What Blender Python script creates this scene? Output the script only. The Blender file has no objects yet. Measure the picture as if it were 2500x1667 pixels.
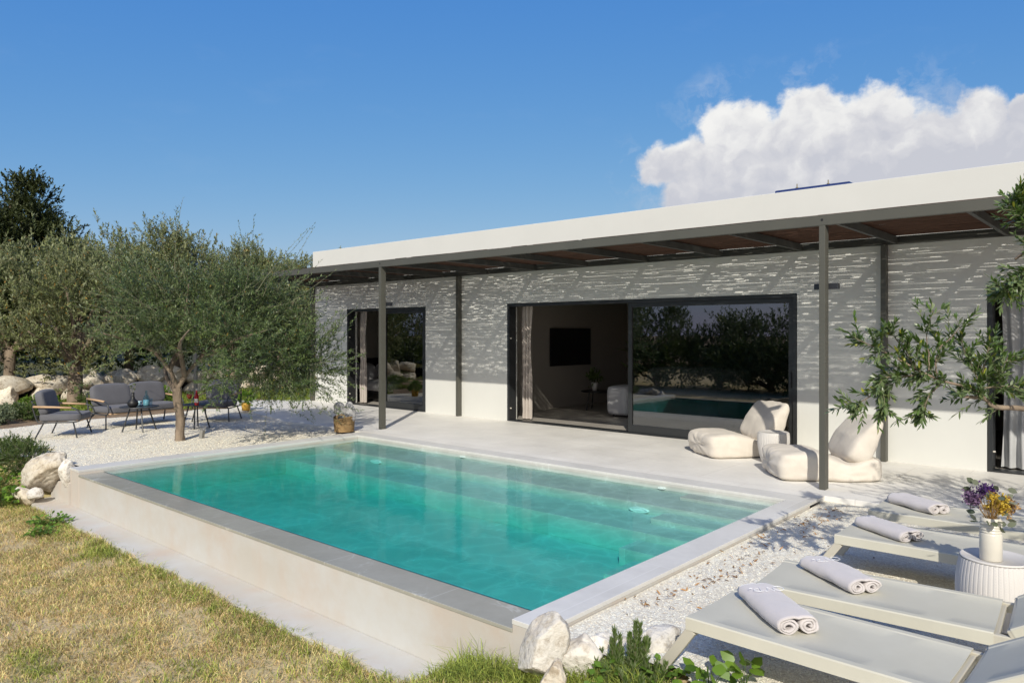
import bpy, bmesh, math, random
import numpy as np
from mathutils import Vector, Matrix, Quaternion, noise
random.seed(7)
PI = math.pi
R = math.radians
sc = bpy.context.scene
COL = sc.collection

# ------------------------------------------------------------------ helpers
def link(o, parent=None):
    COL.objects.link(o)
    if parent is not None:
        o.parent = parent
    return o

def tag(o, label=None, cat=None, group=None, kind=None):
    if label: o['label'] = label
    if cat: o['category'] = cat
    if group: o['group'] = group
    if kind: o['kind'] = kind
    return o

def thing(name, label, cat, loc=(0, 0, 0), rotz=0.0, group=None):
    o = bpy.data.objects.new(name, None)
    o.empty_display_size = 0.1
    link(o)
    o.location = loc
    o.rotation_euler = (0, 0, rotz)
    return tag(o, label, cat, group)

def smooth_mesh(me, flag=True):
    me.polygons.foreach_set('use_smooth', [flag] * len(me.polygons))

def obj(name, bm, m, parent=None, smooth=False, bevel=0.0, segs=2, angle=30):
    me = bpy.data.meshes.new(name)
    bmesh.ops.recalc_face_normals(bm, faces=bm.faces[:])
    bm.to_mesh(me)
    bm.free()
    for mm in (m if isinstance(m, (list, tuple)) else [m]):
        me.materials.append(mm)
    if smooth: smooth_mesh(me)
    o = bpy.data.objects.new(name, me)
    link(o, parent)
    if bevel > 0:
        b = o.modifiers.new('bevel', 'BEVEL')
        b.width = bevel; b.segments = segs; b.limit_method = 'ANGLE'; b.angle_limit = R(angle)
    return o

def copy_tree(o, parent=None):
    c = o.copy()
    COL.objects.link(c)
    if parent is not None: c.parent = parent
    for ch in list(o.children):
        copy_tree(ch, c)
    return c

def add_box(bm, x0, x1, y0, y1, z0, z1, M=None):
    vs = [bm.verts.new((x, y, z)) for z in (z0, z1) for y in (y0, y1) for x in (x0, x1)]
    for f in ((0, 2, 3, 1), (4, 5, 7, 6), (0, 1, 5, 4), (2, 6, 7, 3), (0, 4, 6, 2), (1, 3, 7, 5)):
        bm.faces.new([vs[i] for i in f])
    if M is not None:
        for v in vs: v.co = M @ v.co
    return vs

def box(x0, x1, y0, y1, z0, z1, M=None):
    bm = bmesh.new(); add_box(bm, x0, x1, y0, y1, z0, z1, M); return bm

def add_bar(bm, a, b, w, h, up=(0, 0, 1)):
    """rectangular bar from a to b"""
    a = Vector(a); b = Vector(b); d = (b - a); L = d.length; d.normalize()
    up = Vector(up); s = d.cross(up)
    if s.length < 1e-4: s = d.cross(Vector((0, 1, 0)))
    s.normalize(); u = s.cross(d)
    M = Matrix((( d.x, s.x, u.x, a.x), (d.y, s.y, u.y, a.y), (d.z, s.z, u.z, a.z), (0, 0, 0, 1)))
    add_box(bm, 0, L, -w/2, w/2, -h/2, h/2, M)

def add_tube(bm, pts, r, segs=8, caps=True):
    pts = [Vector(p) for p in pts]
    n = len(pts)
    rs = r if isinstance(r, (list, tuple)) else [r] * n
    rings = []
    ref = None
    for i, p in enumerate(pts):
        if i == 0: d = pts[1] - p
        elif i == n - 1: d = p - pts[i - 1]
        else: d = (pts[i + 1] - p).normalized() + (p - pts[i - 1]).normalized()
        if d.length < 1e-9: d = Vector((0, 0, 1))
        d.normalize()
        if ref is None:
            ref = Vector((0, 0, 1)) if abs(d.z) < .9 else Vector((1, 0, 0))
        s = d.cross(ref)
        if s.length < 1e-4: s = d.cross(Vector((0.3, 1, 0.1)))
        s.normalize(); u = s.cross(d).normalized(); ref = u
        rings.append([bm.verts.new(p + (s * math.cos(2*PI*k/segs) + u * math.sin(2*PI*k/segs)) * rs[i]) for k in range(segs)])
    for i in range(n - 1):
        for k in range(segs):
            bm.faces.new((rings[i][k], rings[i][(k+1) % segs], rings[i+1][(k+1) % segs], rings[i+1][k]))
    if caps:
        bm.faces.new(rings[0][::-1]); bm.faces.new(rings[-1])

def spline(pts, n=6):
    """Catmull-Rom through pts"""
    P = [Vector(p) for p in pts]
    out = []
    for i in range(len(P) - 1):
        p0 = P[max(i-1, 0)]; p1 = P[i]; p2 = P[i+1]; p3 = P[min(i+2, len(P)-1)]
        for k in range(n):
            t = k / n
            out.append(0.5 * ((2*p1) + (p2-p0)*t + (2*p0-5*p1+4*p2-p3)*t*t + (3*p1-p0-3*p2+p3)*t**3))
    out.append(P[-1])
    return out

def add_lathe(bm, prof, segs=32, loc=(0, 0, 0)):
    """prof: list of (r, z)"""
    rings = []
    for r, z in prof:
        if r < 1e-5:
            rings.append([bm.verts.new((loc[0], loc[1], loc[2]+z))])
        else:
            rings.append([bm.verts.new((loc[0]+r*math.cos(2*PI*k/segs), loc[1]+r*math.sin(2*PI*k/segs), loc[2]+z)) for k in range(segs)])
    for a, b in zip(rings, rings[1:]):
        for k in range(segs):
            k2 = (k+1) % segs
            if len(a) == 1 and len(b) == 1: continue
            if len(a) == 1: bm.faces.new((a[0], b[k], b[k2]))
            elif len(b) == 1: bm.faces.new((a[k], a[k2], b[0]))
            else: bm.faces.new((a[k], a[k2], b[k2], b[k]))

def lathe(prof, segs=32, loc=(0, 0, 0)):
    bm = bmesh.new(); add_lathe(bm, prof, segs, loc); return bm

def np_obj(name, V, F, m, parent=None, tint=None, smooth=False):
    """V (n,3) float, F (m,k) int with constant k"""
    V = np.ascontiguousarray(V, dtype=np.float32); F = np.ascontiguousarray(F, dtype=np.int32)
    me = bpy.data.meshes.new(name)
    me.vertices.add(len(V)); me.vertices.foreach_set('co', V.ravel())
    k = F.shape[1]
    me.loops.add(F.size); me.loops.foreach_set('vertex_index', F.ravel())
    me.polygons.add(len(F))
    me.polygons.foreach_set('loop_start', np.arange(0, F.size, k, dtype=np.int32))
    me.polygons.foreach_set('loop_total', np.full(len(F), k, dtype=np.int32))
    if smooth: me.polygons.foreach_set('use_smooth', np.ones(len(F), dtype=bool))
    me.update(calc_edges=True)
    if tint is not None:
        at = me.color_attributes.new('tint', 'FLOAT_COLOR', 'POINT')
        c = np.ones((len(V), 4), dtype=np.float32); c[:, :tint.shape[1]] = tint
        at.data.foreach_set('color', c.ravel())
    me.validate()
    for mm in (m if isinstance(m, (list, tuple)) else [m]):
        me.materials.append(mm)
    o = bpy.data.objects.new(name, me)
    return link(o, parent)

def grid_obj(name, x0, x1, y0, y1, nx, ny, zf, m, parent=None, smooth=True, mask=None):
    xs = np.linspace(x0, x1, nx+1); ys = np.linspace(y0, y1, ny+1)
    X, Y = np.meshgrid(xs, ys)
    Z = zf(X, Y)
    V = np.stack([X.ravel(), Y.ravel(), Z.ravel()], 1)
    i = np.arange(nx)[None, :] + np.arange(ny)[:, None]*(nx+1)
    F = np.stack([i, i+1, i+nx+2, i+nx+1], -1).reshape(-1, 4)
    if mask is not None:
        c = V[F].mean(1); F = F[mask(c[:, 0], c[:, 1])]
    return np_obj(name, V, F, m, parent, smooth=smooth)

_rng = np.random.default_rng(11)
def vnoise(x, y, s, seed=0):
    """cheap smooth value noise in numpy"""
    x = np.asarray(x)*s + 37.1*seed; y = np.asarray(y)*s + 11.7*seed
    xi = np.floor(x).astype(np.int64); yi = np.floor(y).astype(np.int64)
    fx = x-xi; fy = y-yi; fx = fx*fx*(3-2*fx); fy = fy*fy*(3-2*fy)
    def h(a, b):
        n = (a*374761393 + b*668265263 + seed*974711) & 0x7fffffff
        n = ((n ^ (n >> 13))*1274126177) & 0x7fffffff
        return ((n ^ (n >> 16)) & 0xffff)/65535.0
    return (h(xi, yi)*(1-fx)+h(xi+1, yi)*fx)*(1-fy)+(h(xi, yi+1)*(1-fx)+h(xi+1, yi+1)*fx)*fy

def fbm(x, y, s, seed=0):
    return .55*vnoise(x, y, s, seed)+.3*vnoise(x, y, s*2.1, seed+1)+.15*vnoise(x, y, s*4.3, seed+2)

def sstep(a, b, x):
    t = np.clip((x-a)/(b-a), 0, 1); return t*t*(3-2*t)

# ------------------------------------------------------------------ materials
class NT:
    def __init__(s, m):
        s.t = m.node_tree; s.n = s.t.nodes; s.l = s.t.links
    def add(s, typ, **kw):
        n = s.n.new(typ)
        for k, v in kw.items():
            if k == 'inp':
                for i, val in v.items():
                    if hasattr(val, 'is_linked') or isinstance(val, bpy.types.NodeSocket): s.l.new(val, n.inputs[i])
                    else: n.inputs[i].default_value = val
            else: setattr(n, k, v)
        return n
    def math(s, op, a, b=0.0, c=None, clamp=False):
        n = s.n.new('ShaderNodeMath'); n.operation = op; n.use_clamp = clamp
        for i, v in enumerate((a, b, c)):
            if v is None: continue
            if isinstance(v, bpy.types.NodeSocket): s.l.new(v, n.inputs[i])
            else: n.inputs[i].default_value = v
        return n.outputs[0]
    def mix(s, f, a, b, blend='MIX'):
        n = s.n.new('ShaderNodeMix'); n.data_type = 'RGBA'; n.blend_type = blend
        for i, v in ((0, f), (6, a), (7, b)):
            if isinstance(v, bpy.types.NodeSocket): s.l.new(v, n.inputs[i])
            else: n.inputs[i].default_value = (v if i == 0 or len(v) == 4 else (*v, 1))
        return n.outputs[2]
    def noise(s, vec, scale, detail=4, rough=.55, dim='3D'):
        n = s.add('ShaderNodeTexNoise', noise_dimensions=dim)
        if vec is not None: s.l.new(vec, n.inputs['Vector'])
        n.inputs['Scale'].default_value = scale; n.inputs['Detail'].default_value = detail; n.inputs['Roughness'].default_value = rough
        return n.outputs['Fac']
    def ramp(s, f, stops, interp='LINEAR'):
        n = s.n.new('ShaderNodeValToRGB'); s.l.new(f, n.inputs[0])
        e = n.color_ramp; e.interpolation = interp
        while len(e.elements) < len(stops): e.elements.new(.5)
        for el, (p, c) in zip(e.elements, stops):
            el.position = p; el.color = c if len(c) == 4 else (*c, 1)
        return n.outputs[0]
    def bump(s, h, strength, dist=.01):
        n = s.n.new('ShaderNodeBump'); s.l.new(h, n.inputs['Height'])
        n.inputs['Strength'].default_value = strength; n.inputs['Distance'].default_value = dist
        return n.outputs[0]

def new_mat(name):
    m = bpy.data.materials.new(name); m.use_nodes = True
    t = NT(m)
    b = t.n['Principled BSDF']
    return m, t, b

def coords(t, which='Object', scale=None):
    tc = t.n.new('ShaderNodeTexCoord'); v = tc.outputs[which]
    if scale is not None:
        mp = t.n.new('ShaderNodeMapping'); t.l.new(v, mp.inputs[0]); mp.inputs['Scale'].default_value = scale; v = mp.outputs[0]
    return v

def mat(name, col, rough=.6, var=.08, vscale=6, bump=0.0, bscale=80, metal=0.0, spec=.5, stretch=None, bdist=.004):
    """principled with a little noise variation and bump"""
    m, t, b = new_mat(name)
    v = coords(t, 'Object', stretch)
    n = t.noise(v, vscale, 5)
    c0 = tuple(max(0, c*(1-var)) for c in col); c1 = tuple(min(1, c*(1+var)) for c in col)
    t.l.new(t.ramp(n, [(.3, c0), (.7, c1)]), b.inputs['Base Color'])
    b.inputs['Roughness'].default_value = rough; b.inputs['Metallic'].default_value = metal
    b.inputs['Specular IOR Level'].default_value = spec
    if bump > 0:
        t.l.new(t.bump(t.noise(v, bscale, 4), bump, bdist), b.inputs['Normal'])
    return m

def leaf_mat(name, dark, light, under=None, trans=.25, rough=.45, warm=(.30, .24, .05), warm_amt=.0):
    m, t, b = new_mat(name)
    at = t.add('ShaderNodeAttribute', attribute_name='tint')
    sep = t.add('ShaderNodeSeparateColor'); t.l.new(at.outputs['Color'], sep.inputs[0])
    c = t.mix(sep.outputs[0], dark, light)
    if warm_amt > 0:
        w = t.math('GREATER_THAN', sep.outputs[1], 1-warm_amt)
        c = t.mix(w, c, warm)
    if under is not None:
        g = t.add('ShaderNodeNewGeometry')
        c = t.mix(t.math('MULTIPLY', g.outputs['Backfacing'], .8), c, under)
    t.l.new(c, b.inputs['Base Color'])
    b.inputs['Roughness'].default_value = rough
    b.inputs['Specular IOR Level'].default_value = .35
    tr = t.add('ShaderNodeBsdfTranslucent')
    c2 = t.mix(.5, c, (.25, .35, .05))
    t.l.new(c2, tr.inputs['Color'])
    mx = t.add('ShaderNodeMixShader'); mx.inputs[0].default_value = trans
    t.l.new(b.outputs[0], mx.inputs[1]); t.l.new(tr.outputs[0], mx.inputs[2])
    t.l.new(mx.outputs[0], t.n['Material Output'].inputs['Surface'])
    return m

def plaster_mat(name, col, streak=0.0):
    m, t, b = new_mat(name)
    v = coords(t)
    n = t.noise(v, 1.3, 6, .6)
    c = t.ramp(n, [(.3, tuple(x*.955 for x in col)), (.7, col)])
    if streak > 0:
        v2 = coords(t, 'Object', (2.6, 2.6, 1.0))
        n2 = t.noise(v2, 1.0, 6, .6)
        c = t.mix(t.math('MULTIPLY', t.ramp(n2, [(.42, (0, 0, 0)), (.72, (1, 1, 1))]), streak), c, (.54, .43, .35))
        n3 = t.noise(coords(t, 'Object', (1.5, 1.5, 1.7)), 1.0, 6, .68)
        c = t.mix(t.math('MULTIPLY', t.ramp(n3, [(.42, (0, 0, 0)), (.66, (1, 1, 1))]), .75), c, (.565, .565, .55))
        n4 = t.noise(v, 45, 3, .7)
        c = t.mix(t.math('MULTIPLY', t.ramp(n4, [(.66, (0, 0, 0)), (.72, (1, 1, 1))]), .18), c, (.5, .45, .42))
    t.l.new(c, b.inputs['Base Color'])
    b.inputs['Roughness'].default_value = .85
    b.inputs['Specular IOR Level'].default_value = .2
    t.l.new(t.bump(t.noise(v, 120, 4), .12, .004), b.inputs['Normal'])
    return m

def tile_mat(name, base, vein, joint, bw=1.2, bh=.6, rough=.45, jw=.004, off=(0, 0, 0), veins=.5, rot=0.0):
    m, t, b = new_mat(name)
    tc = t.n.new('ShaderNodeTexCoord')
    mp = t.n.new('ShaderNodeMapping'); t.l.new(tc.outputs['Object'], mp.inputs[0])
    mp.inputs['Location'].default_value = off; mp.inputs['Rotation'].default_value = (0, 0, rot)
    br = t.add('ShaderNodeTexBrick'); t.l.new(mp.outputs[0], br.inputs['Vector'])
    br.offset = .5
    for k, v in (('Scale', 1.0), ('Mortar Size', jw), ('Mortar Smooth', .1), ('Brick Width', bw), ('Row Height', bh), ('Bias', 0.0)):
        br.inputs[k].default_value = v
    br.inputs['Color1'].default_value = (.47, .47, .47, 1); br.inputs['Color2'].default_value = (.53, .53, .53, 1); br.inputs['Mortar'].default_value = (.5, .5, .5, 1)
    o = tc.outputs['Object']
    n1 = t.noise(o, 1.7, 6, .6); n2 = t.noise(o, 14, 5, .6)
    nn = t.math('ADD', t.math('MULTIPLY', n1, .7), t.math('MULTIPLY', n2, .3))
    c = t.ramp(nn, [(.32, tuple(x*.9 for x in base)), (.68, tuple(min(1, x*1.07) for x in base))])
    c = t.mix(1.0, c, br.outputs['Color'], 'OVERLAY')
    # marble veins
    w = t.add('ShaderNodeTexNoise'); t.l.new(o, w.inputs['Vector']); w.inputs['Scale'].default_value = 1.9; w.inputs['Detail'].default_value = 7
    w.inputs['Distortion'].default_value = .7
    d = t.math('ABSOLUTE', t.math('SUBTRACT', w.outputs['Fac'], .5))
    msk = t.math('MULTIPLY', t.ramp(d, [(.0, (1, 1, 1)), (.012, (0, 0, 0))]), t.ramp(n1, [(.5, (0, 0, 0)), (.62, (1, 1, 1))]))
    c = t.mix(t.math('MULTIPLY', msk, veins), c, vein)
    c = t.mix(t.math('MULTIPLY', br.outputs['Fac'], .8), c, joint)
    t.l.new(c, b.inputs['Base Color'])
    t.l.new(t.ramp(nn, [(.3, (rough*.8,)*3), (.7, (min(1, rough*1.25),)*3)]), b.inputs['Roughness'])
    b.inputs['Specular IOR Level'].default_value = .35
    h = t.math('SUBTRACT', t.math('MULTIPLY', n2, .3), br.outputs['Fac'])
    t.l.new(t.bump(h, .25, .002), b.inputs['Normal'])
    return m

def gravel_mat(name, scale=75, lo=(.30, .25, .19), hi=(.74, .68, .58)):
    m, t, b = new_mat(name)
    o = coords(t)
    vo = t.add('ShaderNodeTexVoronoi'); t.l.new(o, vo.inputs['Vector']); vo.inputs['Scale'].default_value = scale
    vo2 = t.add('ShaderNodeTexVoronoi', feature='DISTANCE_TO_EDGE'); t.l.new(o, vo2.inputs['Vector']); vo2.inputs['Scale'].default_value = scale
    sep = t.add('ShaderNodeSeparateColor'); t.l.new(vo.outputs['Color'], sep.inputs[0])
    c = t.ramp(sep.outputs[0], [(.0, lo), (.12, tuple(x*.75 for x in hi)), (.5, tuple(x*.93 for x in hi)), (1.0, tuple(min(.9, x*1.14) for x in hi))])
    gap = t.ramp(vo2.outputs['Distance'], [(.0, (0, 0, 0)), (.13, (1, 1, 1))])
    c = t.mix(gap, tuple(x*.72 for x in hi), c)
    big = t.noise(o, .9, 4)
    c = t.mix(t.math('MULTIPLY', t.ramp(big, [(.35, (1, 1, 1)), (.65, (0, 0, 0))]), .25), c, (.58, .48, .36))
    t.l.new(c, b.inputs['Base Color'])
    b.inputs['Roughness'].default_value = .9; b.inputs['Specular IOR Level'].default_value = .2
    h = t.math('ADD', t.math('MULTIPLY', sep.outputs[1], .5), t.math('POWER', vo2.outputs['Distance'], .5))
    t.l.new(t.bump(h, .5, .008), b.inputs['Normal'])
    return m

def stone_mat(name, base, dark, light):
    m, t, b = new_mat(name)
    o = coords(t)
    info = t.n.new('ShaderNodeObjectInfo')
    mp = t.add('ShaderNodeVectorMath', operation='ADD'); t.l.new(o, mp.inputs[0])
    cv = t.add('ShaderNodeCombineXYZ'); t.l.new(t.math('MULTIPLY', info.outputs['Random'], 37.0), cv.inputs[0]); t.l.new(cv.outputs[0], mp.inputs[1])
    v = mp.outputs[0]
    n1 = t.noise(v, 3.0, 8, .65); n2 = t.noise(v, 16, 6, .7); n3 = t.noise(v, 60, 4, .7)
    c = t.ramp(n1, [(.28, dark), (.45, base), (.7, light)])
    c = t.mix(t.ramp(n2, [(.38, (.7,)*3), (.5, (0,)*3)]), c, tuple(x*.72 for x in dark))
    rr = t.math('MULTIPLY_ADD', info.outputs['Random'], .3, .82)
    cc = t.add('ShaderNodeCombineColor'); [t.l.new(rr, cc.inputs[i]) for i in range(3)]
    c = t.mix(1.0, c, cc.outputs[0], 'MULTIPLY')
    t.l.new(c, b.inputs['Base Color']); b.inputs['Roughness'].default_value = .9; b.inputs['Specular IOR Level'].default_value = .2
    h = t.math('ADD', t.math('MULTIPLY', n2, .7), t.math('MULTIPLY', n3, .3))
    t.l.new(t.bump(h, .7, .03), b.inputs['Normal'])
    return m

def fabric_mat(name, col, weave=500, rough=.9, fuzz=.25, crease=.25):
    m, t, b = new_mat(name)
    o = coords(t)
    n = t.noise(o, weave, 2, .6); n1 = t.noise(o, 5, 5)
    c = t.ramp(n1, [(.3, tuple(x*.9 for x in col)), (.7, tuple(min(1, x*1.06) for x in col))])
    c = t.mix(t.math('MULTIPLY', n, .3), c, tuple(x*.7 for x in col))
    t.l.new(c, b.inputs['Base Color']); b.inputs['Roughness'].default_value = rough; b.inputs['Specular IOR Level'].default_value = .15
    b.inputs['Sheen Weight'].default_value = fuzz
    wn = t.add('ShaderNodeTexNoise', noise_type='RIDGED_MULTIFRACTAL'); t.l.new(o, wn.inputs['Vector']); wn.inputs['Scale'].default_value = 4.5; wn.inputs['Detail'].default_value = 3; wn.inputs['Distortion'].default_value = .6
    h = t.math('ADD', t.math('MULTIPLY', n, .25), t.math('ADD', t.noise(o, 9, 4), t.math('MULTIPLY', wn.outputs['Fac'], crease*.6)))
    t.l.new(t.bump(h, max(.25, crease*.6), .012), b.inputs['Normal'])
    return m

def metal_paint(name, col, rough=.4, spec=.5):
    return mat(name, col, rough, .05, 3, .05, 400, 0.0, spec)

def schlick(t, f0, gain, normal=None):
    g = t.add('ShaderNodeNewGeometry')
    d = t.add('ShaderNodeVectorMath', operation='DOT_PRODUCT'); t.l.new(g.outputs['Incoming'], d.inputs[0]); t.l.new(normal if normal is not None else g.outputs['Normal'], d.inputs[1])
    c = t.math('SUBTRACT', 1.0, t.math('ABSOLUTE', d.outputs['Value']), clamp=True)
    return t.math('MULTIPLY_ADD', t.math('POWER', c, 5.0), gain*(1-f0), f0, clamp=True)

def glass_mat(name, tint=(.75, .78, .76), base=.06, gain=1.6):
    m, t, b = new_mat(name)
    t.n.remove(b)
    tr = t.add('ShaderNodeBsdfTransparent'); tr.inputs['Color'].default_value = (*tint, 1)
    gl = t.add('ShaderNodeBsdfGlossy'); gl.inputs['Roughness'].default_value = 0.0
    f = schlick(t, base, 1.0)
    mx = t.add('ShaderNodeMixShader'); t.l.new(f, mx.inputs[0]); t.l.new(tr.outputs[0], mx.inputs[1]); t.l.new(gl.outputs[0], mx.inputs[2])
    t.l.new(mx.outputs[0], t.n['Material Output'].inputs['Surface'])
    return m

def water_mat():
    m, t, b = new_mat('pool_water'); t.n.remove(b)
    o = coords(t, 'Object')
    n2 = t.noise(coords(t, 'Object', (26, 34, 1)), 1.0, 3, .55)
    bp = t.bump(n2, .035, .012)
    # bright net painted into the surface tint, standing in for sunlight focused by ripples
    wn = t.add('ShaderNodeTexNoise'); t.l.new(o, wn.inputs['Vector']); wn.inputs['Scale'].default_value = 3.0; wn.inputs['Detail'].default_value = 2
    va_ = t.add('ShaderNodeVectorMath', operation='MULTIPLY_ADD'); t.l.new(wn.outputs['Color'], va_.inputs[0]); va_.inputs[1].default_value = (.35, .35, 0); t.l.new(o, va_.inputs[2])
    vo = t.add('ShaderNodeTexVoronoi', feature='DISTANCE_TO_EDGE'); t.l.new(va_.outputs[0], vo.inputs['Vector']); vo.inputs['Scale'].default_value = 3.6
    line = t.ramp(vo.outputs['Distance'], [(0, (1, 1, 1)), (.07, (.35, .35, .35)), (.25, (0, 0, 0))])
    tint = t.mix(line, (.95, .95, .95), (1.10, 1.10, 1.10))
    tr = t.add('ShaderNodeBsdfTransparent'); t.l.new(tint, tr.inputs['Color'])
    gl = t.add('ShaderNodeBsdfGlossy'); gl.inputs['Roughness'].default_value = .0; t.l.new(bp, gl.inputs['Normal'])
    f = schlick(t, .022, 1.0, bp)
    mx = t.add('ShaderNodeMixShader'); t.l.new(f, mx.inputs[0]); t.l.new(tr.outputs[0], mx.inputs[1]); t.l.new(gl.outputs[0], mx.inputs[2])
    t.l.new(mx.outputs[0], t.n['Material Output'].inputs['Surface'])
    va = t.add('ShaderNodeVolumeAbsorption'); va.inputs['Color'].default_value = WATER_TINT; va.inputs['Density'].default_value = WATER_DENS
    t.l.new(va.outputs[0], t.n['Material Output'].inputs['Volume'])
    return m
WATER_TINT = (.0, .895, .875, 1); WATER_DENS = 1.2

M = {}
M['white_wall'] = plaster_mat('white_render', (.665, .665, .63))
M['concrete'] = plaster_mat('pool_render', (.535, .505, .455), .6)
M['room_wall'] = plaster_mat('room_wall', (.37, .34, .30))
M['terrace'] = tile_mat('terrace_tile', (.765, .74, .69), (.83, .81, .77), (.58, .55, .505), 1.2, 1.2, .55, .004, (0, .3, 0), .35)
M['coping'] = tile_mat('coping_stone', (.64, .625, .59), (.80, .79, .77), (.73, .715, .69), 1.2, 2.4, .5, .004, (.4, 1.2, 0), .4)
M['wet_coping'] = tile_mat('wet_coping_stone', (.355, .345, .295), (.62, .62, .58), (.50, .49, .44), 1.2, 2.4, .22, .004, (.1, 1.2, 0), .6)
M['pool_tile'] = tile_mat('pool_tile', (.55, .54, .50), (.80, .80, .78), (.62, .62, .58), 1.2, .7, .5, .004, (.2, .1, 0), .6)
M['gravel'] = gravel_mat('white_gravel', 62, (.60, .53, .42), (.88, .83, .705))
M['gravel_far'] = gravel_mat('white_gravel_left', 46, (.52, .46, .36), (.85, .80, .69))
M['frame'] = metal_paint('anthracite_aluminium', (.022, .024, .026), .42)
M['pergola'] = metal_paint('grey_painted_steel', (.085, .083, .070), .5, .4)
M['pergola_shaded'] = metal_paint('shaded_painted_steel', (.05, .05, .044), .5, .4)  # same grey paint as the posts, darkened for the shade under the reeds
M['lamp_black'] = metal_paint('black_lamp_metal', (.018, .020, .026), .45)
M['chair_metal'] = metal_paint('charcoal_tube', (.04, .042, .045), .4)
M['glass'] = glass_mat('window_glass', (.40, .43, .42), .19, 1.5)
M['clear'] = glass_mat('clear_glass', (.86, .93, .95), .05, 1.5)
M['reed'] = mat('reed_cane', (.068, .029, .015), .8, .35, 9, .2, 60, stretch=(1, 25, 25))
M['lounger'] = mat('taupe_aluminium', (.49, .46, .385), .5, .04, 3, .05, 500)
M['sling'] = None
M['cream'] = fabric_mat('cream_canvas', (.70, .64, .56), 350, .9, .1, .75)
M['charcoal_fab'] = fabric_mat('charcoal_cushion', (.135, .135, .15), 420, .85, .15)
M['towel'] = fabric_mat('grey_pink_terry', (.60, .555, .545), 260, .95, .4)
M['wood'] = mat('pale_teak', (.50, .33, .19), .55, .2, 4, .1, 40, stretch=(3, 30, 30))
M['bark'] = mat('olive_bark', (.215, .165, .12), .95, .45, 9, .9, 26, stretch=(1, 1, .4), bdist=.02)
M['twig'] = mat('olive_twig', (.20, .19, .12), .9, .2, 8)
M['ceramic'] = mat('cream_stoneware', (.66, .62, .54), .3, .05, 6, .05, 60)
M['white_plastic'] = mat('warm_white_plastic', (.64, .61, .575), .55, .03, 6)
M['knit'] = mat('knit_white_plastic', (.62, .59, .565), .6, .03, 6)
M['wicker'] = None
M['stone'] = stone_mat('limestone', (.66, .59, .48), (.45, .35, .24), (.77, .72, .63))
M['stone_white'] = stone_mat('white_limestone', (.72, .68, .61), (.60, .52, .42), (.80, .77, .72))
M['soil'] = mat('garden_soil', (.24, .165, .10), .95, .4, 5, .8, 30, bdist=.03)
M['curtain'] = fabric_mat('linen_curtain', (.50, .445, .40), 300, .9, .1)
M['grey_curtain'] = fabric_mat('grey_curtain', (.48, .485, .49), 300, .9, .1)
M['black'] = mat('matt_black', (.012, .012, .013), .5, .1)
M['white_fab'] = fabric_mat('white_linen', (.55, .55, .57), 300, .9, .1)

def sling_mat():
    m, t, b = new_mat('taupe_sling')
    o = coords(t)
    wx = t.add('ShaderNodeTexWave', wave_type='BANDS', bands_direction='X'); t.l.new(o, wx.inputs['Vector']); wx.inputs['Scale'].default_value = 90
    wy = t.add('ShaderNodeTexWave', wave_type='BANDS', bands_direction='Y'); t.l.new(o, wy.inputs['Vector']); wy.inputs['Scale'].default_value = 90
    h = t.math('MULTIPLY', wx.outputs['Fac'], wy.outputs['Fac'])
    n = t.noise(o, 4, 4)
    c = t.ramp(n, [(.3, (.52, .50, .42)), (.7, (.565, .545, .46))])
    c = t.mix(t.math('MULTIPLY', h, .15), c, (.56, .53, .45))
    t.l.new(c, b.inputs['Base Color']); b.inputs['Roughness'].default_value = .6; b.inputs['Specular IOR Level'].default_value = .3
    t.l.new(t.bump(h, .15, .002), b.inputs['Normal'])
    return m
M['sling'] = sling_mat()

def wicker_mat():
    m, t, b = new_mat('water_hyacinth')
    o = coords(t, 'Object', (1, 1, 1))
    w = t.add('ShaderNodeTexWave', wave_type='BANDS', bands_direction='Z'); t.l.new(o, w.inputs['Vector']); w.inputs['Scale'].default_value = 22
    w.inputs['Distortion'].default_value = 3.0; w.inputs['Detail'].default_value = 3
    n = t.noise(o, 70, 3)
    h = t.math('ADD', w.outputs['Fac'], t.math('MULTIPLY', n, .8))
    c = t.ramp(h, [(.3, (.16, .085, .03)), (.8, (.50, .30, .12)), (1.3, (.66, .45, .22))])
    t.l.new(c, b.inputs['Base Color']); b.inputs['Roughness'].default_value = .7
    t.l.new(t.bump(h, .9, .012), b.inputs['Normal'])
    return m
M['wicker'] = wicker_mat()

M['olive_leaf'] = leaf_mat('olive_leaf', (.018, .040, .008), (.145, .195, .062), (.165, .205, .115), .14, .42, (.25, .16, .03), .012)
M['olive_leaf_near'] = leaf_mat('olive_leaf_near', (.022, .056, .012), (.105, .18, .036), (.16, .21, .10), .2, .34, (.34, .36, .05), .05)
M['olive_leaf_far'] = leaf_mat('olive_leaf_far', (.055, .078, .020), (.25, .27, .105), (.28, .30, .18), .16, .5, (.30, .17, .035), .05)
M['conifer_leaf'] = leaf_mat('cypress_leaf', (.016, .026, .007), (.062, .075, .022), None, .06, .6)
M['shrub_leaf'] = leaf_mat('shrub_leaf', (.03, .06, .014), (.12, .17, .045), None, .2, .5)
M['grey_leaf'] = leaf_mat('grey_shrub_leaf', (.07, .10, .05), (.24, .28, .17), None, .2, .6)
M['bright_leaf'] = leaf_mat('bright_leaf', (.05, .12, .012), (.19, .32, .04), None, .3, .4)
M['ros_leaf'] = leaf_mat('rosemary_leaf', (.03, .07, .012), (.14, .22, .04), (.2, .24, .12), .2, .5)
M['grass'] = leaf_mat('green_grass', (.07, .13, .018), (.24, .32, .06), None, .25, .5, (.40, .33, .15), .15)

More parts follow.
